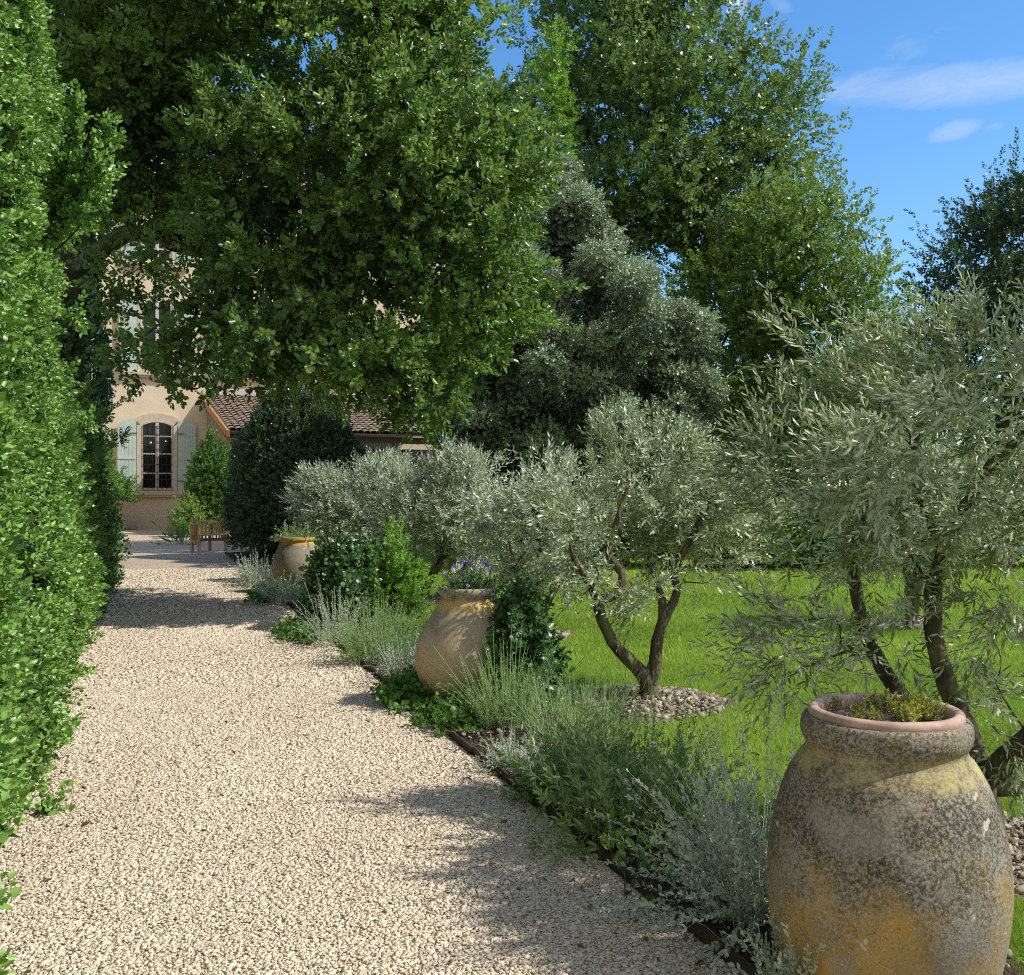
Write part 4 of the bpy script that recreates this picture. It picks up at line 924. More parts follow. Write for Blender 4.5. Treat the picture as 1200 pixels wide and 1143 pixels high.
# screen of trees at the back
for (px, py, rx, ry, d, mat, lab) in [(560, 400, 80, 130, 30, 'dark_leaf', 'dark background tree behind the weeping tree on its left'), (470, 470, 60, 70, 46, 'tall_leaf', 'low tree far behind the porch roof'),
                                      (690, 480, 120, 110, 31, 'dark_leaf', 'dark background tree directly behind the weeping tree'), (815, 440, 110, 120, 32, 'tall_leaf', 'background tree behind the tallest trunk'),
                                      (1040, 470, 90, 70, 31, 'tall_leaf', 'background tree between bright tree and dark right tree'), (960, 520, 90, 80, 33, 'lime_leaf', 'lime green background tree behind the bright tree'), (1170, 500, 100, 90, 33, 'tall_leaf', 'background tree low at the right, behind the big olive crown')]:
    bb = at(px, 640, d); bb[2] = 0
    tree('background_tree', lab, bb, [lobe_px(px, py, rx, ry, d, 1.8), lobe_px(px - rx * .6, py + 40, rx * .6, ry * .6, d, 1.4), lobe_px(px + rx * .6, py + 40, rx * .6, ry * .6, d, 1.4)], mat, T_tall, .9, 40, base_r=.2, seg=1.2, sc=(1.0, 1.6), tip=.015, back=.2, shell=.2, tbase=.4, group='trees at the back of the garden')

# climber with yellow green leaves in the tall tree
C = np.array([at(x, y, 24.2) for x, y in [(650, 60), (640, 90), (648, 110), (655, 130), (652, 155), (657, 180), (662, 205), (640, 60), (658, 45), (652, 80)]])
cl = empty('climbing_vine', tuple(C[0] * np.array([1, 1, 0])), 'yellow green climber hanging in the left side of the tallest tree', 'vine')
P, D, S, T = clump_sprigs(C, .36, 34, C.mean(0), 0, .2, 1.2, .4, (.7, 1.1), .1, .9, .1); V, F, T = scatter(T_tall, P, D, S, T); np_mesh('foliage', V, F, M['shrub_leaf'], cl, tint=T)

# shrubs behind the lawn
for i, (px, top, w, d, mat, lab) in enumerate([(575, 560, 50, 21.5, 'dark_leaf', 'dark shrub at the far left end of the lawn'), (650, 575, 55, 21, 'ivy_leaf', 'low glossy shrub behind the third olive tree'), (735, 585, 55, 21, 'bush_leaf', 'shrub at the back of the lawn behind the stout olive'),
        (815, 590, 50, 20.6, 'ivy_leaf', 'ivy green shrub at the lawn back, left of the bright low shrub'), (880, 596, 48, 20.4, 'shrub_leaf', 'bright low shrub at the far edge of the lawn'), (945, 600, 46, 20.6, 'ivy_leaf', 'dark rounded shrub at the lawn back behind the big olive'),
        (1010, 590, 48, 20.6, 'bush_leaf', 'grey green shrub at the lawn back between the big olive limbs'), (1080, 580, 50, 21, 'dark_leaf', 'dark shrub at the lawn back right of the big olive limbs'), (1160, 570, 58, 21, 'ivy_leaf', 'tall shrub at the right end of the far lawn edge'), (1250, 560, 60, 21, 'dark_leaf', 'dark shrub beyond the right end of the lawn')]):
    g = at(px, top, d); hgt = g[2]
    dome('garden_shrub', lab, (g[0], g[1]), (w / FP * d * 1.15, 1.0), hgt + .15, int(1500 * (w / 50)), T_bush, mat, group='shrubs along the far edge of the lawn', sc=(.9, 1.6), lump=.25, tb=.5, shell=.6)

# 3 the row of olives
OG = 'olive trees on the lawn'
def px_line(d, pts, dd=0.0): return [at(x, y, d + dd * i / max(1, len(pts) - 1)) for i, (x, y) in enumerate(pts)]
# stout olive with the rubble ring
base = OL_D
l0 = [base, *px_line(7.6, [(761, 800)])]
l1 = px_line(7.58, [(746, 781), (724, 762), (712, 742), (703, 722), (701, 703)], -.1)
l1b = px_line(7.48, [(692, 685), (680, 667), (668, 645)], -.1)
l1c = px_line(7.5, [(716, 700), (728, 690), (731, 674), (720, 660), (711, 648), (719, 624), (727, 596), (735, 572)], .1)
l2 = px_line(7.62, [(768, 778), (770, 752), (777, 725), (776, 700), (768, 678), (757, 655)], .1)
l2b = px_line(7.7, [(790, 706), (795, 690), (786, 668), (806, 641), (821, 608), (840, 572)], .2)
l1d = px_line(7.62, [(705, 742), (698, 722), (700, 705)], 0)
lines = [(l0, -1, [.085, .062]), (l1, 1, [.052, .048, .043, .04, .036]), (l1b, 6, [.03, .025, .018]), (l1c, 6, [.038, .036, .034, .031, .028, .025, .020, .012]), (l2, 1, [.048, .043, .039, .030, .018, .006]), (l2b, 20, [.032, .03, .028, .025, .021, .015])]
# index bookkeeping: l0 0-1, l1 2-6, l1b 7-9, l1c 10-17, l2 18-22, l2b 23-
lobes = [lobe_px(*v) for v in [(668, 618, 30, 44, 7.5, .28), (700, 600, 30, 36, 8.05, .22), (758, 578, 40, 34, 8.0, .30), (812, 598, 44, 44, 8.1, .32), (802, 556, 46, 30, 7.9, .32), (850, 622, 36, 36, 7.9, .26), (783, 636, 30, 28, 8.2, .22), (736, 545, 26, 24, 7.7, .2), (690, 655, 30, 18, 7.9, .2), (854, 580, 32, 30, 7.9, .26), (742, 622, 26, 26, 8.3, .18)]]
ex = np.array([at(x, y, 7.6) for x, y in [(750, 700), (760, 690), (735, 715), (805, 665), (845, 668), (825, 685), (862, 655), (648, 655), (655, 670), (700, 680), (720, 690)]])
tree('olive_tree', 'stout forked olive standing in a ring of rubble in mid lawn', base, lobes, 'olive_leaf', T_olive_mid, .13, 6.5, shoots_=1.1, shl=1.5, lines=lines, barkm='olive_bark', dens=.66, group=OG, seg=.12, sc=(.75, 1.2), extra=ex, tip=.003, sides=10, tvar=.15, shell=.15, up=.3, out=.4, flat=.9)
# small olives behind
def small_olive(base, lab, lobes, fork, seedscale=1.0, ns=22, far=True):
    l = [lobe_px(v[0], v[1] + 14, v[2] * .93, v[3] * .88, v[4], v[5]) for v in lobes]
    tree('olive_tree', lab, base, l, 'olive_leaf_far', T_olive_far, .17, ns * .36, shoots_=1.2, shl=1.1, lines=fork, barkm='olive_bark', dens=.8, group=OG, seg=.2, sc=(.8, 1.3), tip=.004, sides=8, tvar=.15, shell=.15, up=.35, out=.4, flat=.9)
fc = [([OL_C, at(630, 735, 11)], -1, [.06, .05]), (px_line(11, [(621, 708), (611, 685), (604, 660), (598, 640)]), 1, [.04, .036, .03, .02]), (px_line(11, [(644, 700), (657, 680), (662, 655), (672, 630)]), 1, [.04, .036, .03, .02])]
small_olive(OL_C, 'slim V shaped olive right behind the middle jar', [(640, 600, 45, 50, 11, .5), (600, 610, 35, 45, 11, .4), (675, 590, 35, 40, 11.2, .4), (640, 560, 34, 28, 11, .35), (620, 650, 28, 25, 11, .3), (662, 650, 26, 22, 11, .3)], fc)
fb = [([OL_B, at(498, 688, 14.3)], -1, [.085, .07]), (px_line(14.3, [(489, 672), (480, 655), (474, 635)]), 1, [.045, .04, .03]), (px_line(14.3, [(508, 672), (519, 655), (530, 635), (545, 610)]), 1, [.055, .05, .04, .03])]
small_olive(OL_B, 'rounded olive with a dark forked trunk left of the middle jar', [(520, 590, 50, 45, 14.3, .7), (480, 610, 38, 36, 14.3, .5), (560, 600, 36, 40, 14.5, .5), (530, 550, 34, 28, 14.3, .45), (555, 545, 24, 22, 14.3, .35), (545, 640, 30, 22, 14.4, .4), (470, 580, 34, 30, 14.4, .4)], fb, ns=34)
fa = [([OL_A, at(438, 672, 17.4)], -1, [.08, .065]), (px_line(17.4, [(432, 650), (420, 628), (408, 610)]), 1, [.045, .04, .03]), (px_line(17.4, [(448, 645), (455, 622), (466, 600)]), 1, [.045, .04, .03])]
small_olive(OL_A, 'farthest olive, pale crown in front of the dark clipped bush', [(430, 585, 48, 38, 17.4, .8), (390, 590, 36, 36, 17.4, .6), (370, 575, 24, 28, 17.4, .4), (465, 580, 36, 34, 17.5, .6), (445, 550, 34, 22, 17.4, .5), (420, 615, 50, 24, 17.4, .5), (385, 560, 26, 26, 17.4, .4)], fa, ns=44)
# big foreground olive
e = OL_E
t0 = [e, e + np.array([.02, .0, .16]), e + np.array([.0, .05, .30])]
a1 = [at(1135, 860, 4.65), at(1119, 824, 4.7), at(1102, 781, 4.75), at(1093, 737, 4.8), at(1093, 693, 4.8), at(1102, 667, 4.8), at(1106, 636, 4.8)]
a1b = [at(1132, 592, 4.75), at(1159, 544, 4.7), at(1198, 514, 4.65), at(1225, 470, 4.6)]
a1c = [at(1090, 620, 4.8), at(1076, 575, 4.85), at(1070, 530, 4.9), at(1085, 470, 4.9), at(1110, 420, 4.9)]
a2 = [at(1110, 880, 4.75), at(1075, 840, 4.9), at(1045, 803, 5.0), at(1023, 763, 5.05), at(1008, 724, 5.05), at(1001, 680, 5.05), at(998, 645, 5.05), at(1014, 592, 5.0), at(1020, 540, 5.0), at(1012, 480, 5.0)]
a3 = [at(1168, 905, 4.5), at(1180, 885, 4.4), at(1205, 868, 4.3), at(1235, 820, 4.25), at(1260, 740, 4.2), at(1255, 660, 4.3)]
a4 = [at(1195, 925, 4.6), at(1212, 895, 4.7), at(1245, 850, 4.9), at(1290, 760, 5.0), at(1300, 650, 5.0)]
lines = [(t0, -1, [.10, .085, .075]), (a1, 2, [.052, .047, .044, .042, .040, .037, .033]), (a1b, 9, [.027, .024, .02, .014]), (a1c, 9, [.02, .018, .016, .012, .008]), (a2, 2, [.05, .045, .04, .036, .033, .031, .029, .022, .016, .01]), (a3, 2, [.055, .052, .048, .042, .035, .025]), (a4, 2, [.055, .05, .045, .035, .025])]
lobes = [lobe_px(*v) for v in [(1010, 520, 58, 64, 4.9, .35), (1100, 500, 66, 60, 4.9, .4), (1180, 490, 52, 64, 4.7, .35), (965, 560, 42, 48, 4.9, .28), (1050, 585, 66, 44, 4.8, .32), (1140, 585, 58, 48, 4.7, .32), (930, 540, 28, 34, 4.9, .2), (1000, 450, 38, 34, 4.9, .24), (1060, 445, 34, 30, 4.9, .22), (1130, 440, 36, 34, 4.8, .22), (1195, 620, 42, 44, 4.6, .28), (990, 620, 42, 24, 4.9, .24), (1230, 540, 60, 80, 4.6, .35), (1185, 430, 28, 30, 4.7, .2), (1060, 635, 56, 22, 4.8, .25), (1290, 600, 70, 110, 4.7, .4), (1100, 475, 62, 48, 4.2, .34), (1025, 540, 46, 42, 4.25, .28), (1180, 470, 48, 52, 4.05, .34), (1310, 440, 70, 80, 3.75, .45), (1260, 400, 40, 50, 3.9, .35), (1380, 380, 60, 70, 3.6, .4), (1295, 380, 60, 60, 3.9, .4), (1340, 330, 60, 60, 3.7, .4), (1350, 260, 70, 60, 4.0, .4), (1290, 300, 50, 50, 4.4, .4), (1300, 440, 50, 50, 3.5, .3), (1420, 270, 70, 60, 3.8, .4), (1400, 200, 60, 50, 4.3, .4)]]  # lobes beyond the right of the frame are added to shade the near path
ex = np.array([at(x, y, d) for x, y, d in [(1150, 385, 4.8), (1147, 405, 4.8), (958, 430, 4.9), (945, 420, 4.9), (1075, 400, 4.9), (905, 560, 4.9), (905, 600, 4.9), (930, 640, 4.9), (890, 520, 4.9),
    (1000, 700, 4.8), (1015, 690, 4.8), (1060, 690, 4.6), (1140, 660, 4.5), (1170, 690, 4.5), (1180, 730, 4.5), (1150, 730, 4.6), (1185, 780, 4.4), (1190, 840, 4.4), (1165, 800, 4.5), (1040, 730, 4.9), (1195, 700, 4.4), (1135, 760, 4.8)]])
tree('olive_tree', 'big foreground olive with several limbs, behind the foreground jar', e, lobes, 'olive_leaf', T_olive, .125, 3.2, shoots_=1.0, shl=1.7, lines=lines, barkm='olive_bark', dens=.50, group=OG, seg=.10, sc=(.8, 1.15), extra=ex, tip=.0028, sides=10, tvar=.16, shell=.1, up=.35, out=.45, flat=1.0)
# thin low twigs of the big olive, left of it
tw = np.array([at(x, y, d) for x, y, d in [(985, 735, 4.75), (955, 725, 4.7), (930, 730, 4.7), (910, 745, 4.7), (960, 755, 4.65), (925, 765, 4.65), (905, 775, 4.6), (945, 785, 4.6), (975, 770, 4.6), (1000, 760, 4.7), (915, 795, 4.6), (893, 770, 4.6), (890, 715, 4.7), (940, 705, 4.7), (1060, 770, 4.7), (1150, 830, 4.4), (1180, 870, 4.3)]])
P0, par, rad = grow([([at(1030, 775, 5.0), at(1005, 770, 4.85), at(985, 755, 4.75)], -1)], tw[:14], .12, .008, .0022)
ol = [o for o in bpy.data.objects if o.get('label', '').startswith('big foreground olive')][0]
V, F = tubes(P0, par, rad, 5); np_mesh('low_twigs', V, F, M['olive_bark'], ol, smooth=True)
P, D, S, T = clump_sprigs(tw, .10, 7, at(1030, 700, 5), .0, .8, 1, .4, (.8, 1.1), .12, .35, .1)
V, F, T = scatter(T_olive, P, D, S, T); np_mesh('low_foliage', V, F, M['olive_leaf'], ol, tint=T)
ff = [([OL_F, at(1066, 735, 11.9), at(1070, 700, 11.9), at(1078, 660, 11.9)], -1, [.11, .09, .08, .06]), (px_line(11.9, [(1060, 640), (1050, 610)]), 2, [.05, .035]), (px_line(11.9, [(1095, 630), (1110, 600)]), 3, [.05, .035])]
small_olive(OL_F, 'olive with a single dark trunk seen behind the big foreground olive', [(1050, 600, 60, 50, 11.9, .7), (1110, 590, 60, 50, 11.9, .7), (1080, 550, 50, 40, 11.9, .6), (1020, 620, 36, 34, 11.9, .4)], ff, ns=20)

# clipped bush before the house
bb = at(338, 655, 22.6)
dome('clipped_bush', 'tall dark clipped bush at the end of the path beside the bench', (bb[0] + .05, 23.4), (1.52, 1.35), 3.85, 11500, T_bush, 'bush_leaf', lump=.08, shell=.86, sc=(.9, 1.4), tb=.42)
cb = empty('bush_core', (bb[0] + .05, 23.4, 0), '', ''); bpy.data.objects.remove(cb)
root = [o for o in bpy.data.objects if o.get('label', '').startswith('tall dark clipped bush')][0]
V, F = lathe([(1.05, .05), (1.15, .6), (1.15, 1.2), (1.05, 2.0), (.82, 2.8), (.5, 3.2), (.01, 3.35)], 40, .05); py_mesh('shade_core', V, F, M['dark_leaf'], root)  # solid filler in dark leaf colour stands in for the shade inside the bush

# ------------------------------------------------------------------ house
YAW = R(25); HO = np.array([-13.87, 40.0, 0.0])
tv = np.array([math.cos(YAW), math.sin(YAW), 0]); nv = np.array([math.sin(YAW), -math.cos(YAW), 0])
def s_px(px, o=0):
    k = (px - 600) / FP; b = HO + nv * o; return (k * b[1] - b[0]) / (tv[0] - k * tv[1])
house = empty('house', tuple(HO), 'cream plastered country house with pale blue shutters at the path end', 'house', rz=YAW)
# local frame: x along the facade, -y towards the viewer, z up
W1 = s_px(184); W2 = s_px(286); W3 = W2 + (W2 - W1)
def arch(w, h, rise, n=10):
    r = ((w / 2) ** 2 + rise ** 2) / (2 * rise); a = math.asin(w / 2 / r)
    return [(r * math.sin(a - 2 * a * i / n), h - r + r * math.cos(a - 2 * a * i / n)) for i in range(n + 1)]
def window(x, z0, w, h, ground=False):
    rise = .18
    out = [(x + px, z0 + pz) for px, pz in arch(w, h, rise)]
    loop = [(x + w / 2, z0)] + out + [(x - w / 2, z0)]
    m_ = MB(); m_.prism(loop, -.012, .04); g = m_.build('window', M['glass'], house)
    f = MB(); fw = .085
    for sx in (-1, 1): f.box((x + sx * (w / 2 - fw / 2), -.035, z0 + (h - rise) / 2), (fw, .06, h - rise))
    f.box((x, -.04, z0 + h / 2 - .04), (.12, .07, h - .1)); f.box((x, -.036, z0 + fw / 2), (w - .17, .05, fw))
    for zf in ((.24, .52, .77) if ground else (.3, .62)): 
        for sx in (-1, 1): f.box((x + sx * w * .235, -.03, z0 + h * zf), (w * .40, .04, .055))
    for i in range(len(out) - 1):
        f.bar((out[i][0], -.035, out[i][1] - .03), (out[i + 1][0], -.035, out[i + 1][1] - .03), .06, .08)
    f.build('frame', M['white_frame'], g)
    sr = MB()
    pin, pout = out, [(x + a_, z0 + b_) for a_, b_ in arch(w + .5, h + .28, rise + .08)]
    for i in range(len(pin) - 1):
        b_ = len(sr.V)
        for y in (-.06, .0):
            for q in (pin[i], pin[i + 1], pout[i + 1], pout[i]): sr.V.append((q[0], y, q[1]))
        sr.F += [(b_, b_ + 1, b_ + 2, b_ + 3), (b_ + 7, b_ + 6, b_ + 5, b_ + 4), (b_, b_ + 4, b_ + 5, b_ + 1), (b_ + 3, b_ + 2, b_ + 6, b_ + 7)]
    for sx in (-1, 1): sr.box((x + sx * (w / 2 + .07), -.05, z0 + (h - rise) / 2 - .02), (.14, .10, h - rise))
    sr.build('stone_surround', M['stone'], g)
    sl = MB(); sl.box((x, -.07, z0 - .11), (w + 1.3, .18, .17)); sl.box((x, -.055, z0 - .235), (w + 1.1, .13, .08)); sl.build('sill', M['stone'], g, bevel=.015)
    if ground:
        ir = MB()
        for k in range(7): ir.box((x - w * .42 + k * w * .14, -.10, z0 + h * .47), (.016, .016, h * .93))
        for k in range(9): ir.box((x, -.101, z0 + .12 + k * h * .108), (w * .95, .014, .016))
        ir.build('grille', M['iron'], g)
        for (dx, dz) in ((-.19, .68), (.27, .70)):
            la = MB(); la.box((x + dx * w, -.02, z0 + h * dz), (.05, .02, .05)); la.build('lamp', M['lamp_glow'], g, bevel=.02)
    # two leaves of shutter folded back on the wall
    sw = w * .56
    for sx in (-1, 1):
        cx = x + sx * (w / 2 + .16 + sw / 2); pr = [(cx - sw / 2, z0 - .03), (cx + sw / 2, z0 - .03)]
        hi, lo = z0 + h + .02, z0 + h - .17
        pts = [(cx - sw / 2, z0 - .05), (cx + sw / 2, z0 - .05)] + [(cx + sw / 2 - sw * t, (lo + (hi - lo) * (1 - (1 - t) ** 2)) if sx > 0 else (lo + (hi - lo) * (1 - t ** 2))) for t in np.linspace(0, 1, 7)]
        if sx > 0: pts = [(cx - sw / 2, z0 - .05), (cx + sw / 2, z0 - .05)] + [(cx + sw / 2 - sw * t, lo + (hi - lo) * (1 - (1 - t) ** 2)) for t in np.linspace(0, 1, 7)]
        m_ = MB(); m_.prism(pts, -.12, -.075); sh = m_.build('shutter', M['shutter'], house)
        ln = MB()
        for k in range(1, 5): ln.box((cx - sw / 2 + k * sw / 5, -.122, z0 + h / 2 - .1), (.012, .008, h - .35))
        for zf in (.12, .45, .80): ln.box((cx, -.130, z0 + h * zf), (sw * .94, .02, .07))
        ln.build('batten', M['shutter'], sh)
        for zf in (.13, .81):
            hg = MB(); hg.box((cx - sx * (sw / 2 - .10), -.145, z0 + h * zf), (.26, .012, .03)); hg.build('hinge', M['iron'], sh)
        hg = MB(); hg.box((cx + sx * sw * .25, -.145, z0 + h * .26), (.03, .02, .2)); hg.box((cx + sx * sw * .1, -.15, z0 + h * .33), (.22, .015, .025))
        hg.build('latch', M['iron'], sh)
XL, XR, HH = -7.0, 13.0, 13.6
mb = MB(); mb.box(((XL + XR) / 2, 5.0, HH / 2), (XR - XL, 9.96, HH)); mb.build('wall', M['plaster'], house)
for x in (W1, W2, W3, W1 - (W2 - W1) * 1.2):
    if x == W1: window(x, 1.50, 1.22, 2.72, True)
    elif x != W2 and x != W3: window(x, 1.50, 1.22, 2.72, True)
    window(x, 6.15, 1.18, 2.75); window(x, 10.4, 1.1, 1.7)
mb = MB(); mb.box(((XL + XR) / 2, -.09, HH - .15), (XR - XL + .6, .3, .3)); mb.box(((XL + XR) / 2, -.02, HH - .38), (XR - XL + .3, .14, .16)); mb.build('cornice', M['stone'], house)
mb = MB(); rh = 2.2
for (ya, yb, za, zb) in ((-.5, 5, HH, HH + rh), (10.5, 5, HH, HH + rh)):
    mb.bar(((XL + XR) / 2, ya, za + .06), ((XL + XR) / 2, yb, zb + .06), XR - XL + .8, .12)
mb.build('roof', M['roof_tile'], house)

# the lean-to wing
wing = empty('tiled_porch', tuple(HO + tv * s_px(238)), 'low tiled porch built against the right part of the house', 'porch', rz=YAW)
WL, OD, ZW, ZE = 9.5, 6.0, 5.25, 3.55
# corrugated roman tiles: columns of half-round tiles running down the slope
VV, FF = [], []; b_ = 0; ncol = int(WL / .24); rows = 17
sl = math.atan2(ZW - ZE, OD)
V, F = [], []
for r_ in range(rows):
    y0 = -OD * (r_) / rows; y1 = -OD * (r_ + 1) / rows - .05
    za = ZW + (ZE - ZW) * (-y0 / OD) + .03; zb = ZW + (ZE - ZW) * (-y1 / OD) + .065
    for c_ in range(ncol):
        jx = rng.normal(0, .008); jz = rng.normal(0, .006)
        for k in range(7):
            a = k / 6 * math.pi; x = c_ * .24 + .12 - math.cos(a) * .125 + jx; zz = math.sin(a) * .085 + jz
            V.append((x, y0, za + zz * .9)); V.append((x, y1 + rng.normal(0, .004), zb + zz))
        b_ = len(V) - 14
        for k in range(6): F.append((b_ + 2 * k, b_ + 2 * k + 2, b_ + 2 * k + 3, b_ + 2 * k + 1))
rf = py_mesh('roof', V, F, M['roof_tile'], wing)
mb = MB(); mb.bar((WL / 2, -.02, ZW - .03), (WL / 2, -OD - .05, ZE - .03), WL, .05); mb.build('roof_boarding', M['dark_wood'], wing)
mb = MB(); mb.bar((-.04, 0, ZW - .10), (-.04, -OD - .1, ZE - .10), .10, .24); mb.build('barge_board', M['orange_wood'], wing)
mb = MB(); mb.box((WL / 2, -.03, ZW + .16), (WL, .05, .22)); mb.build('flashing', M['zinc'], wing)
for k in range(12):
    y = -.5 - k * .48; mb = MB(); mb.box((.10, y, (ZW + (ZE - ZW) * (-y / OD)) - .32), (.30, .09, .12)); mb.build('rafter', M['orange_wood'], wing)
mb = MB(); mb.box((WL / 2, -OD + .25, ZE - .20), (WL - .2, .18, .24)); mb.build('beam', M['dark_wood'], wing)
for x in (.35, 3.2, 6.1, 9.1):
    mb = MB(); mb.box((x, -OD + .25, (ZE - .32) / 2), (.2, .2, ZE - .32)); mb.build('post', M['dark_wood'], wing, bevel=.01)
mb = MB()
for k in range(22):
    y = -.15 - k * .255; mb.box((.16, y, (ZW + (ZE - ZW) * (-y / OD)) / 2 - .15), (.05, .17, (ZW + (ZE - ZW) * (-y / OD)) - .35))
mb.build('side_screen', M['grey_wood'], wing)
mb = MB(); mb.box((WL / 2 + .2, -1.2, 1.6), (WL - .6, .08, 3.2)); mb.build('shade_backing', M['porch_shade'], wing)  # near-black panel standing in for the shade within the open porch

# door step, pot with plant
sp_ = at(143, 619, 39.0)
st = empty('door_step', (sp_[0], sp_[1] - .2, 0), 'low rounded stone step at the foot of the house wall', 'step', rz=YAW)
mb = MB(); mb.box((0, 0, .08), (1.2, .7, .16)); mb.build('lower_step', M['step_stone'], st, bevel=.05)
mb = MB(); mb.box((-.25, .25, .24), (.7, .5, .16)); mb.build('upper_step', M['step_stone'], st, bevel=.05)
pp = at(131, 612, 38.0)
fp = empty('flower_pot', (pp[0], pp[1], .0), 'tall clay flower pot beside the house window, under leafy plant', 'pot')
V, F = lathe(smooth_prof([(.0, 0), (.22, 0), (.24, .05), (.33, .5), (.36, .85), (.40, .9), (.40, 1.0), (.35, 1.02), (.33, .9)]), 40); py_mesh('body', V, F, M['pot_clay'], fp, True)
dome('potted_plant', 'leafy green plant in the clay pot beside the house window', (pp[0] + .1, pp[1]), (.75, .6), 1.15, 420, T_bush, 'ground_leaf', 'plant', z0=.95, sc=(1.2, 2.0), lump=.3, shell=.3)
# climber on the porch side and low plants
cp = at(240, 610, 34.5)
dome('porch_shrub', 'upright green shrub against the porch between window and clipped bush', (cp[0] + .1, 35.0), (.80, .7), 3.3, 2600, T_bush, 'ground_leaf', lump=.15, shell=.6, sc=(1.1, 1.8), tb=.3)
dome('rose_bush', 'small yellowish bush at the left foot of the porch shrub', (at(217, 600, 33)[0], 33.2), (.5, .5), 1.25, 420, T_bush, 'lime_leaf', lump=.3, shell=.4, sc=(1.0, 1.6), tb=.5)
stems_plant('strap_leaf_plant', 'clump of strap leaves on the gravel left of the bench', (at(214, 640, 28.5)[0], 28.5), 60, .55, .6, .30, .03, 4, 'ground_leaf', r0=.3, t0=.05, a=(25, 5), tb=.6)

# bench with curved slatted back
BX, BY = at(245, 648, 25.4)[:2]
bench = empty('garden_bench', (BX, BY, 0), 'small curved wooden slatted bench at the end of the path', 'bench', rz=R(62))
def arcp(a, r): return (r * math.cos(a), r * math.sin(a) * .72)
A0, A1 = R(-15), R(195)
mb = MB(); n = 18
for i in range(n):
    a, a2 = A0 + (A1 - A0) * i / n, A0 + (A1 - A0) * (i + 1) / n
    x, y = arcp(a, .50); x2, y2 = arcp(a2, .50); mb.bar((x, y, .74 if .2 < i / n < .8 else .70), (x2, y2, .74 if .2 < (i + 1) / n < .8 else .70), .07, .035)
mb.build('top_rail', M['teak'], bench)
for i in range(17):
    a = A0 + .12 + (A1 - A0 - .24) * i / 16; x, y = arcp(a, .48); mb = MB(); mb.box((x, y, .51), (.05, .03, .42), rz=a); mb.build('back_slat', M['teak'], bench)
mb = MB()
for i in range(n):
    a, a2 = A0 + (A1 - A0) * i / n, A0 + (A1 - A0) * (i + 1) / n
    x, y = arcp(a, .48); x2, y2 = arcp(a2, .48); mb.bar((x, y, .29), (x2, y2, .29), .05, .07)
mb.build('lower_rail', M['teak'], bench)
mb = MB()
for k in range(7):
    y = -.14 + k * .07; w = 2 * .47 * math.sqrt(max(.05, 1 - (max(y, 0) / .36) ** 2)); mb.box((0, y, .43), (w, .055, .025))
mb.build('seat', M['teak'], bench)
for (x, y) in ((-.46, -.12), (.46, -.12), (-.30, .27), (.30, .27)):
    mb = MB(); mb.box((x, y, .35 if y < 0 else .20), (.055, .055, .70 if y < 0 else .40)); mb.build('leg', M['teak'], bench)

# ------------------------------------------------------------------ world, sun, camera
SUN_EL = R(49); sx, sy = .994, -.11
w = bpy.data.worlds.new('World'); bpy.context.scene.world = w; w.use_nodes = True; nt = w.node_tree; nt.nodes.clear()
sky = N(nt, 'ShaderNodeTexSky', sky_type='NISHITA', sun_disc=False); sky.sun_elevation = SUN_EL; sky.sun_rotation = math.atan2(sx, sy)
sky.air_density = 1.0; sky.dust_density = .3; sky.ozone_density = 3.0
hs = N(nt, 'ShaderNodeHueSaturation'); hs.inputs['Saturation'].default_value = 1.26; hs.inputs['Value'].default_value = 1.36; L(nt, sky.outputs[0], hs.inputs['Color'])
tc = nt.nodes.new('ShaderNodeTexCoord'); sp = nt.nodes.new('ShaderNodeSeparateXYZ'); L(nt, tc.outputs['Generated'], sp.inputs[0])
az = math_(nt, 'ARCTAN2', sp.outputs[0], sp.outputs[1]); el = math_(nt, 'ARCSINE', sp.outputs[2])
cv = nt.nodes.new('ShaderNodeCombineXYZ'); L(nt, math_(nt, 'MULTIPLY', az, 5.0), cv.inputs[0]); L(nt, math_(nt, 'ADD', math_(nt, 'MULTIPLY', el, 16.0), math_(nt, 'MULTIPLY', az, -2.5)), cv.inputs[1])
nz = tex(nt, 'n', 3.2, cv.outputs[0], Detail=10.0, Roughness=.68, Distortion=.9)
def blob(a0, e0, ra, re, tilt=0.0):
    da = math_(nt, 'SUBTRACT', az, a0); de = math_(nt, 'SUBTRACT', math_(nt, 'SUBTRACT', el, e0), math_(nt, 'MULTIPLY', da, tilt))
    r2 = math_(nt, 'ADD', math_(nt, 'POWER', math_(nt, 'DIVIDE', math_(nt, 'ABSOLUTE', da), ra), 2.0), math_(nt, 'POWER', math_(nt, 'DIVIDE', math_(nt, 'ABSOLUTE', de), re), 2.0))
    return math_(nt, 'SUBTRACT', 1.0, r2, clamp=True)
def ae(px, py):
    v = Vector(((px - 600) / FP, 1, (571.5 - py) / FP)).normalized(); return math.atan2(v.x, v.y), math.asin(v.z)
mask = None
for (px, py, rx, ry, tilt, k) in [(1130, 98, 150, 30, -.02, 1.0), (1010, 100, 60, 22, .1, .8), (1120, 153, 34, 14, .15, .8), (865, 12, 16, 26, 0, 1.0), (915, 6, 20, 12, -.4, .6), (1165, 150, 14, 9, 0, .5), (1150, 215, 60, 26, 0, .25), (1060, 60, 90, 30, .4, .35), (400, -300, 300, 60, .1, .8), (1500, 60, 200, 40, 0, .8)]:
    a0, e0 = ae(px, py); bl = math_(nt, 'MULTIPLY', blob(a0, e0, rx / FP, ry / FP * .9, tilt), k)
    mask = bl if mask is None else math_(nt, 'MAXIMUM', mask, bl)
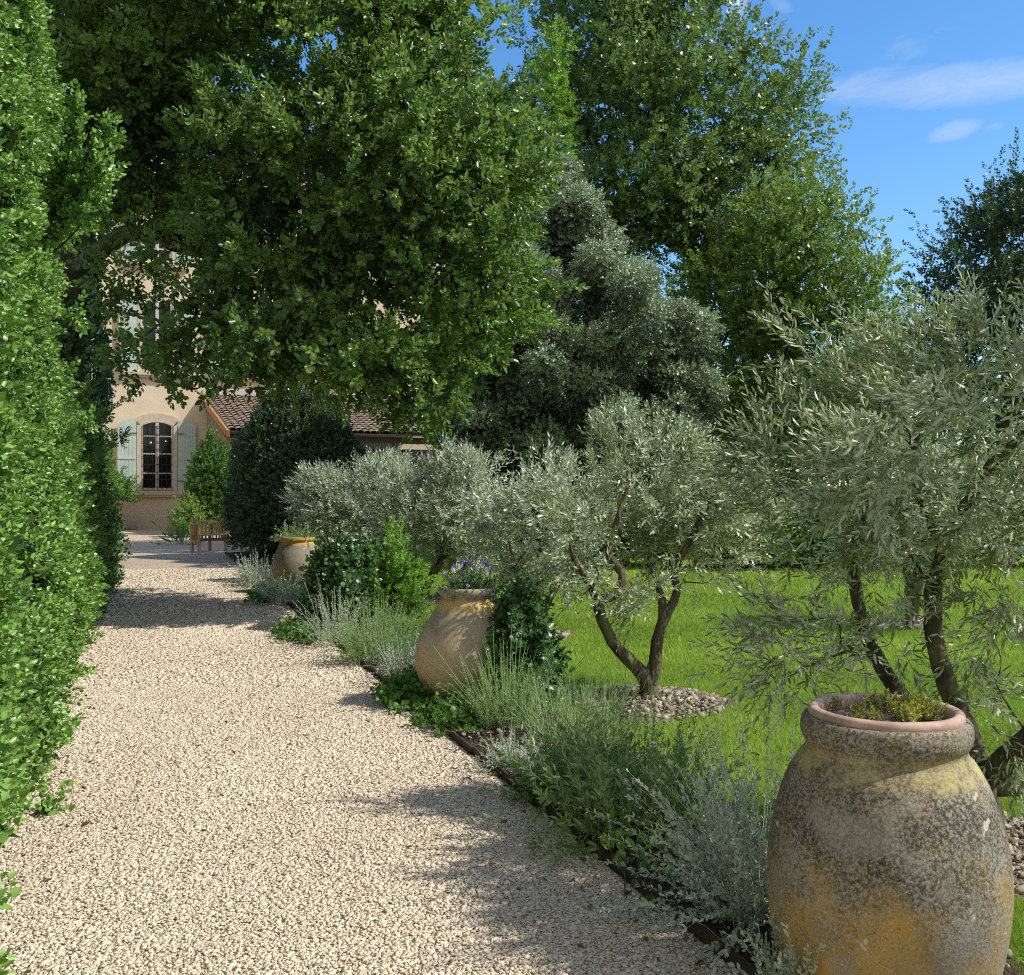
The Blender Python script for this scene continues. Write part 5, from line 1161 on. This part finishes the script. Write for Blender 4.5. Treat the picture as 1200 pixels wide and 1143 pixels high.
cl_ = ramp(nt, math_(nt, 'ADD', math_(nt, 'MULTIPLY', mask, .42), math_(nt, 'MULTIPLY', nz.outputs[0], .62)), [(.42, 0), (1.02, .62)])
cl_ = math_(nt, 'MULTIPLY', cl_, ramp(nt, mask, [(0, 0), (.25, 1)]))
skc = mixc(nt, cl_, hs.outputs[0], (5.4, 5.9, 6.6))
# unseen bright cloud added behind the camera as neutral fill light
fill_cloud = ramp(nt, math_(nt, 'ADD', math_(nt, 'MULTIPLY', sp.outputs[1], -1.0), math_(nt, 'MULTIPLY', math_(nt, 'SUBTRACT', nz.outputs[0], .5), .5)), [(.02, 0), (.45, .9)])
skc = mixc(nt, fill_cloud, skc, (4.9, 4.7, 4.45))
bg = nt.nodes.new('ShaderNodeBackground'); L(nt, skc, bg.inputs[0]); bg.inputs[1].default_value = .15
out = nt.nodes.new('ShaderNodeOutputWorld'); L(nt, bg.outputs[0], out.inputs[0])

sl_ = bpy.data.lights.new('sun', 'SUN'); sl_.energy = 5.0; sl_.angle = R(.53); sl_.color = (1, .955, .87)
so = bpy.data.objects.new('sun', sl_); col.objects.link(so)
dirv = Vector((sx * math.cos(SUN_EL), sy * math.cos(SUN_EL), math.sin(SUN_EL))); so.rotation_euler = dirv.to_track_quat('Z', 'Y').to_euler(); so.location = (10, 0, 20)

cam = bpy.data.cameras.new('camera'); cam.lens = 36; cam.sensor_width = 36; cam.sensor_fit = 'HORIZONTAL'; cam.clip_end = 2000; cam.clip_start = .05
co_ = bpy.data.objects.new('camera', cam); col.objects.link(co_); co_.location = (0, 0, EYE); co_.rotation_euler = (R(90), 0, 0)
sc = bpy.context.scene; sc.camera = co_
sc.view_settings.view_transform = 'Standard'; sc.view_settings.look = 'None'; sc.view_settings.exposure = 0
sc.cycles.max_bounces = 7; sc.cycles.diffuse_bounces = 4; sc.cycles.use_denoising = False; sc.cycles.filter_width = 1.1; sc.cycles.glossy_bounces = 2; sc.cycles.transmission_bounces = 3; sc.cycles.caustics_reflective = False; sc.cycles.caustics_refractive = False
